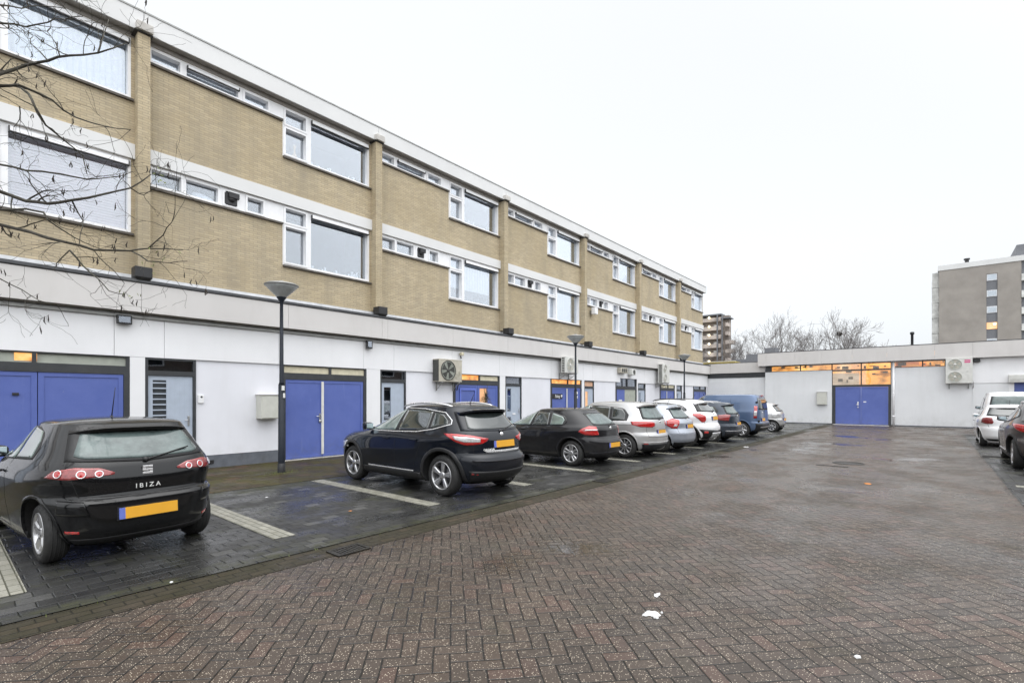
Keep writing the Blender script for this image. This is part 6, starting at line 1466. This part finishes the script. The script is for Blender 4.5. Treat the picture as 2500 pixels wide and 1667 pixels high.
# ------------------------------------------------------------ small things on the ground
M['iron'] = simple('cast_iron', (.035, .033, .03), .5, metal=.5, var=.3, vs=12, grime=.5, gcol=(.05, .045, .025))
M['scrap'] = simple('white_scrap', (.60, .60, .60), .8, var=.25, vs=60)
def drain(x, y, lab, w_=.42, d_=.28):
    t = thing('gully_grate', lab, 'drain', (x, y, -.004), 'iron gully covers in the paving'); mb = MB(); mb.box(-w_ / 2, w_ / 2, -d_ / 2, -d_ / 2 + .03, 0, .012); mb.box(-w_ / 2, w_ / 2, d_ / 2 - .03, d_ / 2, 0, .012); mb.box(-w_ / 2, -w_ / 2 + .03, -d_ / 2 + .03, d_ / 2 - .03, 0, .012); mb.box(w_ / 2 - .03, w_ / 2, -d_ / 2 + .03, d_ / 2 - .03, 0, .012); mb.build('frame', M['iron'], t, True)
    mb = MB(); n = 9
    for k in range(n): x0 = -w_ / 2 + .035 + (w_ - .07) * k / n; mb.box(x0, x0 + .022, -d_ / 2 + .031, d_ / 2 - .031, .001, .009)
    mb.build('bars', M['iron'], t, True)
    mb = MB(); mb.box(-w_ / 2 + .03, w_ / 2 - .03, -d_ / 2 + .03, d_ / 2 - .03, -.0005, .0008); mb.build('pit', M['under'], t, True); return t
drain(2.88, 4.72, 'iron gully grate at the kerb corner by the nearest white bay line', .38, .25)
drain(8.55, 4.92, 'iron gully grate below the gap right of the black crossover')
drain(16.0, 4.9, 'iron gully grate at the bay edge before the silver cars')
drain(18.9, -1.25, 'iron gully grate between the white and brown cars on the right', .6, .5)
t = thing('manhole_cover', 'dark iron manhole cover out in the middle of the paving', 'manhole', (14.85, 1.62, -.006)); mb = MB(); mb.lathe([(.34, 0), (.34, .007), (.30, .008), (.30, .004), (0, .004)], (0, 0, 0), 'z', 36); mb.build('cover', M['iron'], t, True)
t = thing('manhole_cover', 'narrow rusty slot cover beside the dark manhole', 'manhole', (14.0, 1.85, -.006)); mb = MB(); mb.bbox(-.06, .06, -.32, .32, 0, .008, .003); mb.build('cover', M['iron'], t, True)
def blob(name, x, y, r, lab, seed, n=26, mat='scrap', cat='litter', h=.012, parts=1, st=(1, 1), grp=None):
    rg = random.Random(seed); mb = MB()
    for p in range(parts):
        cx, cy = (0, 0) if p == 0 else (rg.uniform(-1.4, 1.4) * r, rg.uniform(-1.0, 1.0) * r); rr = r if p == 0 else r * rg.uniform(.12, .35)
        V = []; F = []
        for j, (f, zz) in enumerate(((1, 0), (.86, h * .7), (.5, h), (.0, h * .8))):
            for k in range(n): a = 2 * math.pi * k / n; q = rr * f * (1 + .16 * math.sin(2 * a + seed) + .10 * math.sin(5 * a + seed * 2) + rg.uniform(-.12, .12)); V.append((cx + q * math.cos(a) * st[0], cy + q * math.sin(a) * st[1], zz + rg.uniform(0, h * .25)))
        for j in range(3): F += [(j * n + k, j * n + (k + 1) % n, (j + 1) * n + (k + 1) % n, (j + 1) * n + k) for k in range(n)]
        mb.add(V, F, 0, True)
    o = mb.build(name, M[mat]); o.location = (x, y, -.007); tagm(o, lab, cat, grp); return o
blob('paper_scrap', 3.50, 1.60, .050, 'largest crumpled white scrap lying on the brick paving', 4, parts=6)
blob('paper_scrap', 3.86, 1.72, .028, 'thin white sliver just behind the largest white scrap', 7, parts=2, st=(1.5, .6))
blob('paper_scrap', 3.74, .36, .018, 'small white fleck near the bottom right of the paving', 9)
blob('paper_scrap', 1.37, 5.07, .016, 'tiny white fleck on the kerb edge below the black three door car', 12)
blob('paper_scrap', 3.55, 8.25, .02, 'tiny white fleck in the first empty bay', 15)
blob('paper_scrap', 17.6, 4.75, .07, 'white scrap on the bay edge before the white crossover', 17)
M['leafo'] = simple('orange_leaf', (.45, .16, .03), .7, var=.2)
blob('fallen_leaf', 11.5, .95, .085, 'orange leaf lying out on the open paving', 19, mat='leafo', cat='leaf', h=.01, st=(1, .7))
blob('fallen_leaf', 3.9, 6.35, .03, 'orange red leaf in the first empty bay', 23, mat='leafo', cat='leaf', h=.008)
mb = MB(); rg = random.Random(31)
for k in range(900):
    if rg.random() < .55: x, y = 4.95 + rg.gauss(0, .22), 10.77 + rg.gauss(0, .16)
    else: x, y = rg.uniform(-3, 30), rg.choice((9.32, 4.98, 12.62)) + rg.gauss(0, .04)
    h = rg.uniform(.008, .035); a = rg.uniform(0, 6.28); dx, dy = math.cos(a) * .004, math.sin(a) * .004; mb.add([(x - dx, y - dy, .0), (x + dx, y + dy, .0), (x + rg.gauss(0, .012), y + rg.gauss(0, .012), h)], [(0, 1, 2)])
o = mb.build('weed_tufts', M['leaf']); o['kind'] = 'stuff'; tagm(o, 'short green weeds growing from the paving joints', 'weeds')

# ------------------------------------------------------------ the other side of the court (mirrored in paint and glass)
OB = thing('opposite_block', 'brown brick block across the court behind the camera', 'building', (5, -17, 0))
M['brown'] = simple('brown_brick', (.10, .075, .06), .9, var=.2, vs=1.5)
mb = MB(); hs = [(-38 + 5 * k + .8, -38 + 5 * k + 4, 1 + 2.9 * f, 2.5 + 2.9 * f) for k in range(17) for f in range(2)]
mb.holes(-40, 48, 0, 6.3, -17, -16.7, hs); mb.box(-40, 48, -26, -25.7, 0, 6.3); mb.box(-40, -39.7, -25.7, -17, 0, 6.3); mb.box(47.7, 48, -25.7, -17, 0, 6.3); mb.build('wall', M['brown'], OB)
mb = MB(); mb.box(-40.1, 48.1, -26.1, -16.6, 6.3, 6.6); mb.build('roof', M['gutter'], OB)
mb = MB(); mb.box(-39.6, 47.6, -18.2, -18.1, .2, 6.2); mb.build('interior', M['darkroom'], OB)
mb = MB()
for h in hs: mb.holes(h[0], h[1], h[2], h[3], -16.98, -16.9, [(h[0] + .07, (h[0] + h[1]) / 2 - .04, h[2] + .07, h[3] - .07), ((h[0] + h[1]) / 2 + .04, h[1] - .07, h[2] + .07, h[3] - .07)])
mb.build('window_frames', M['frame'], OB)
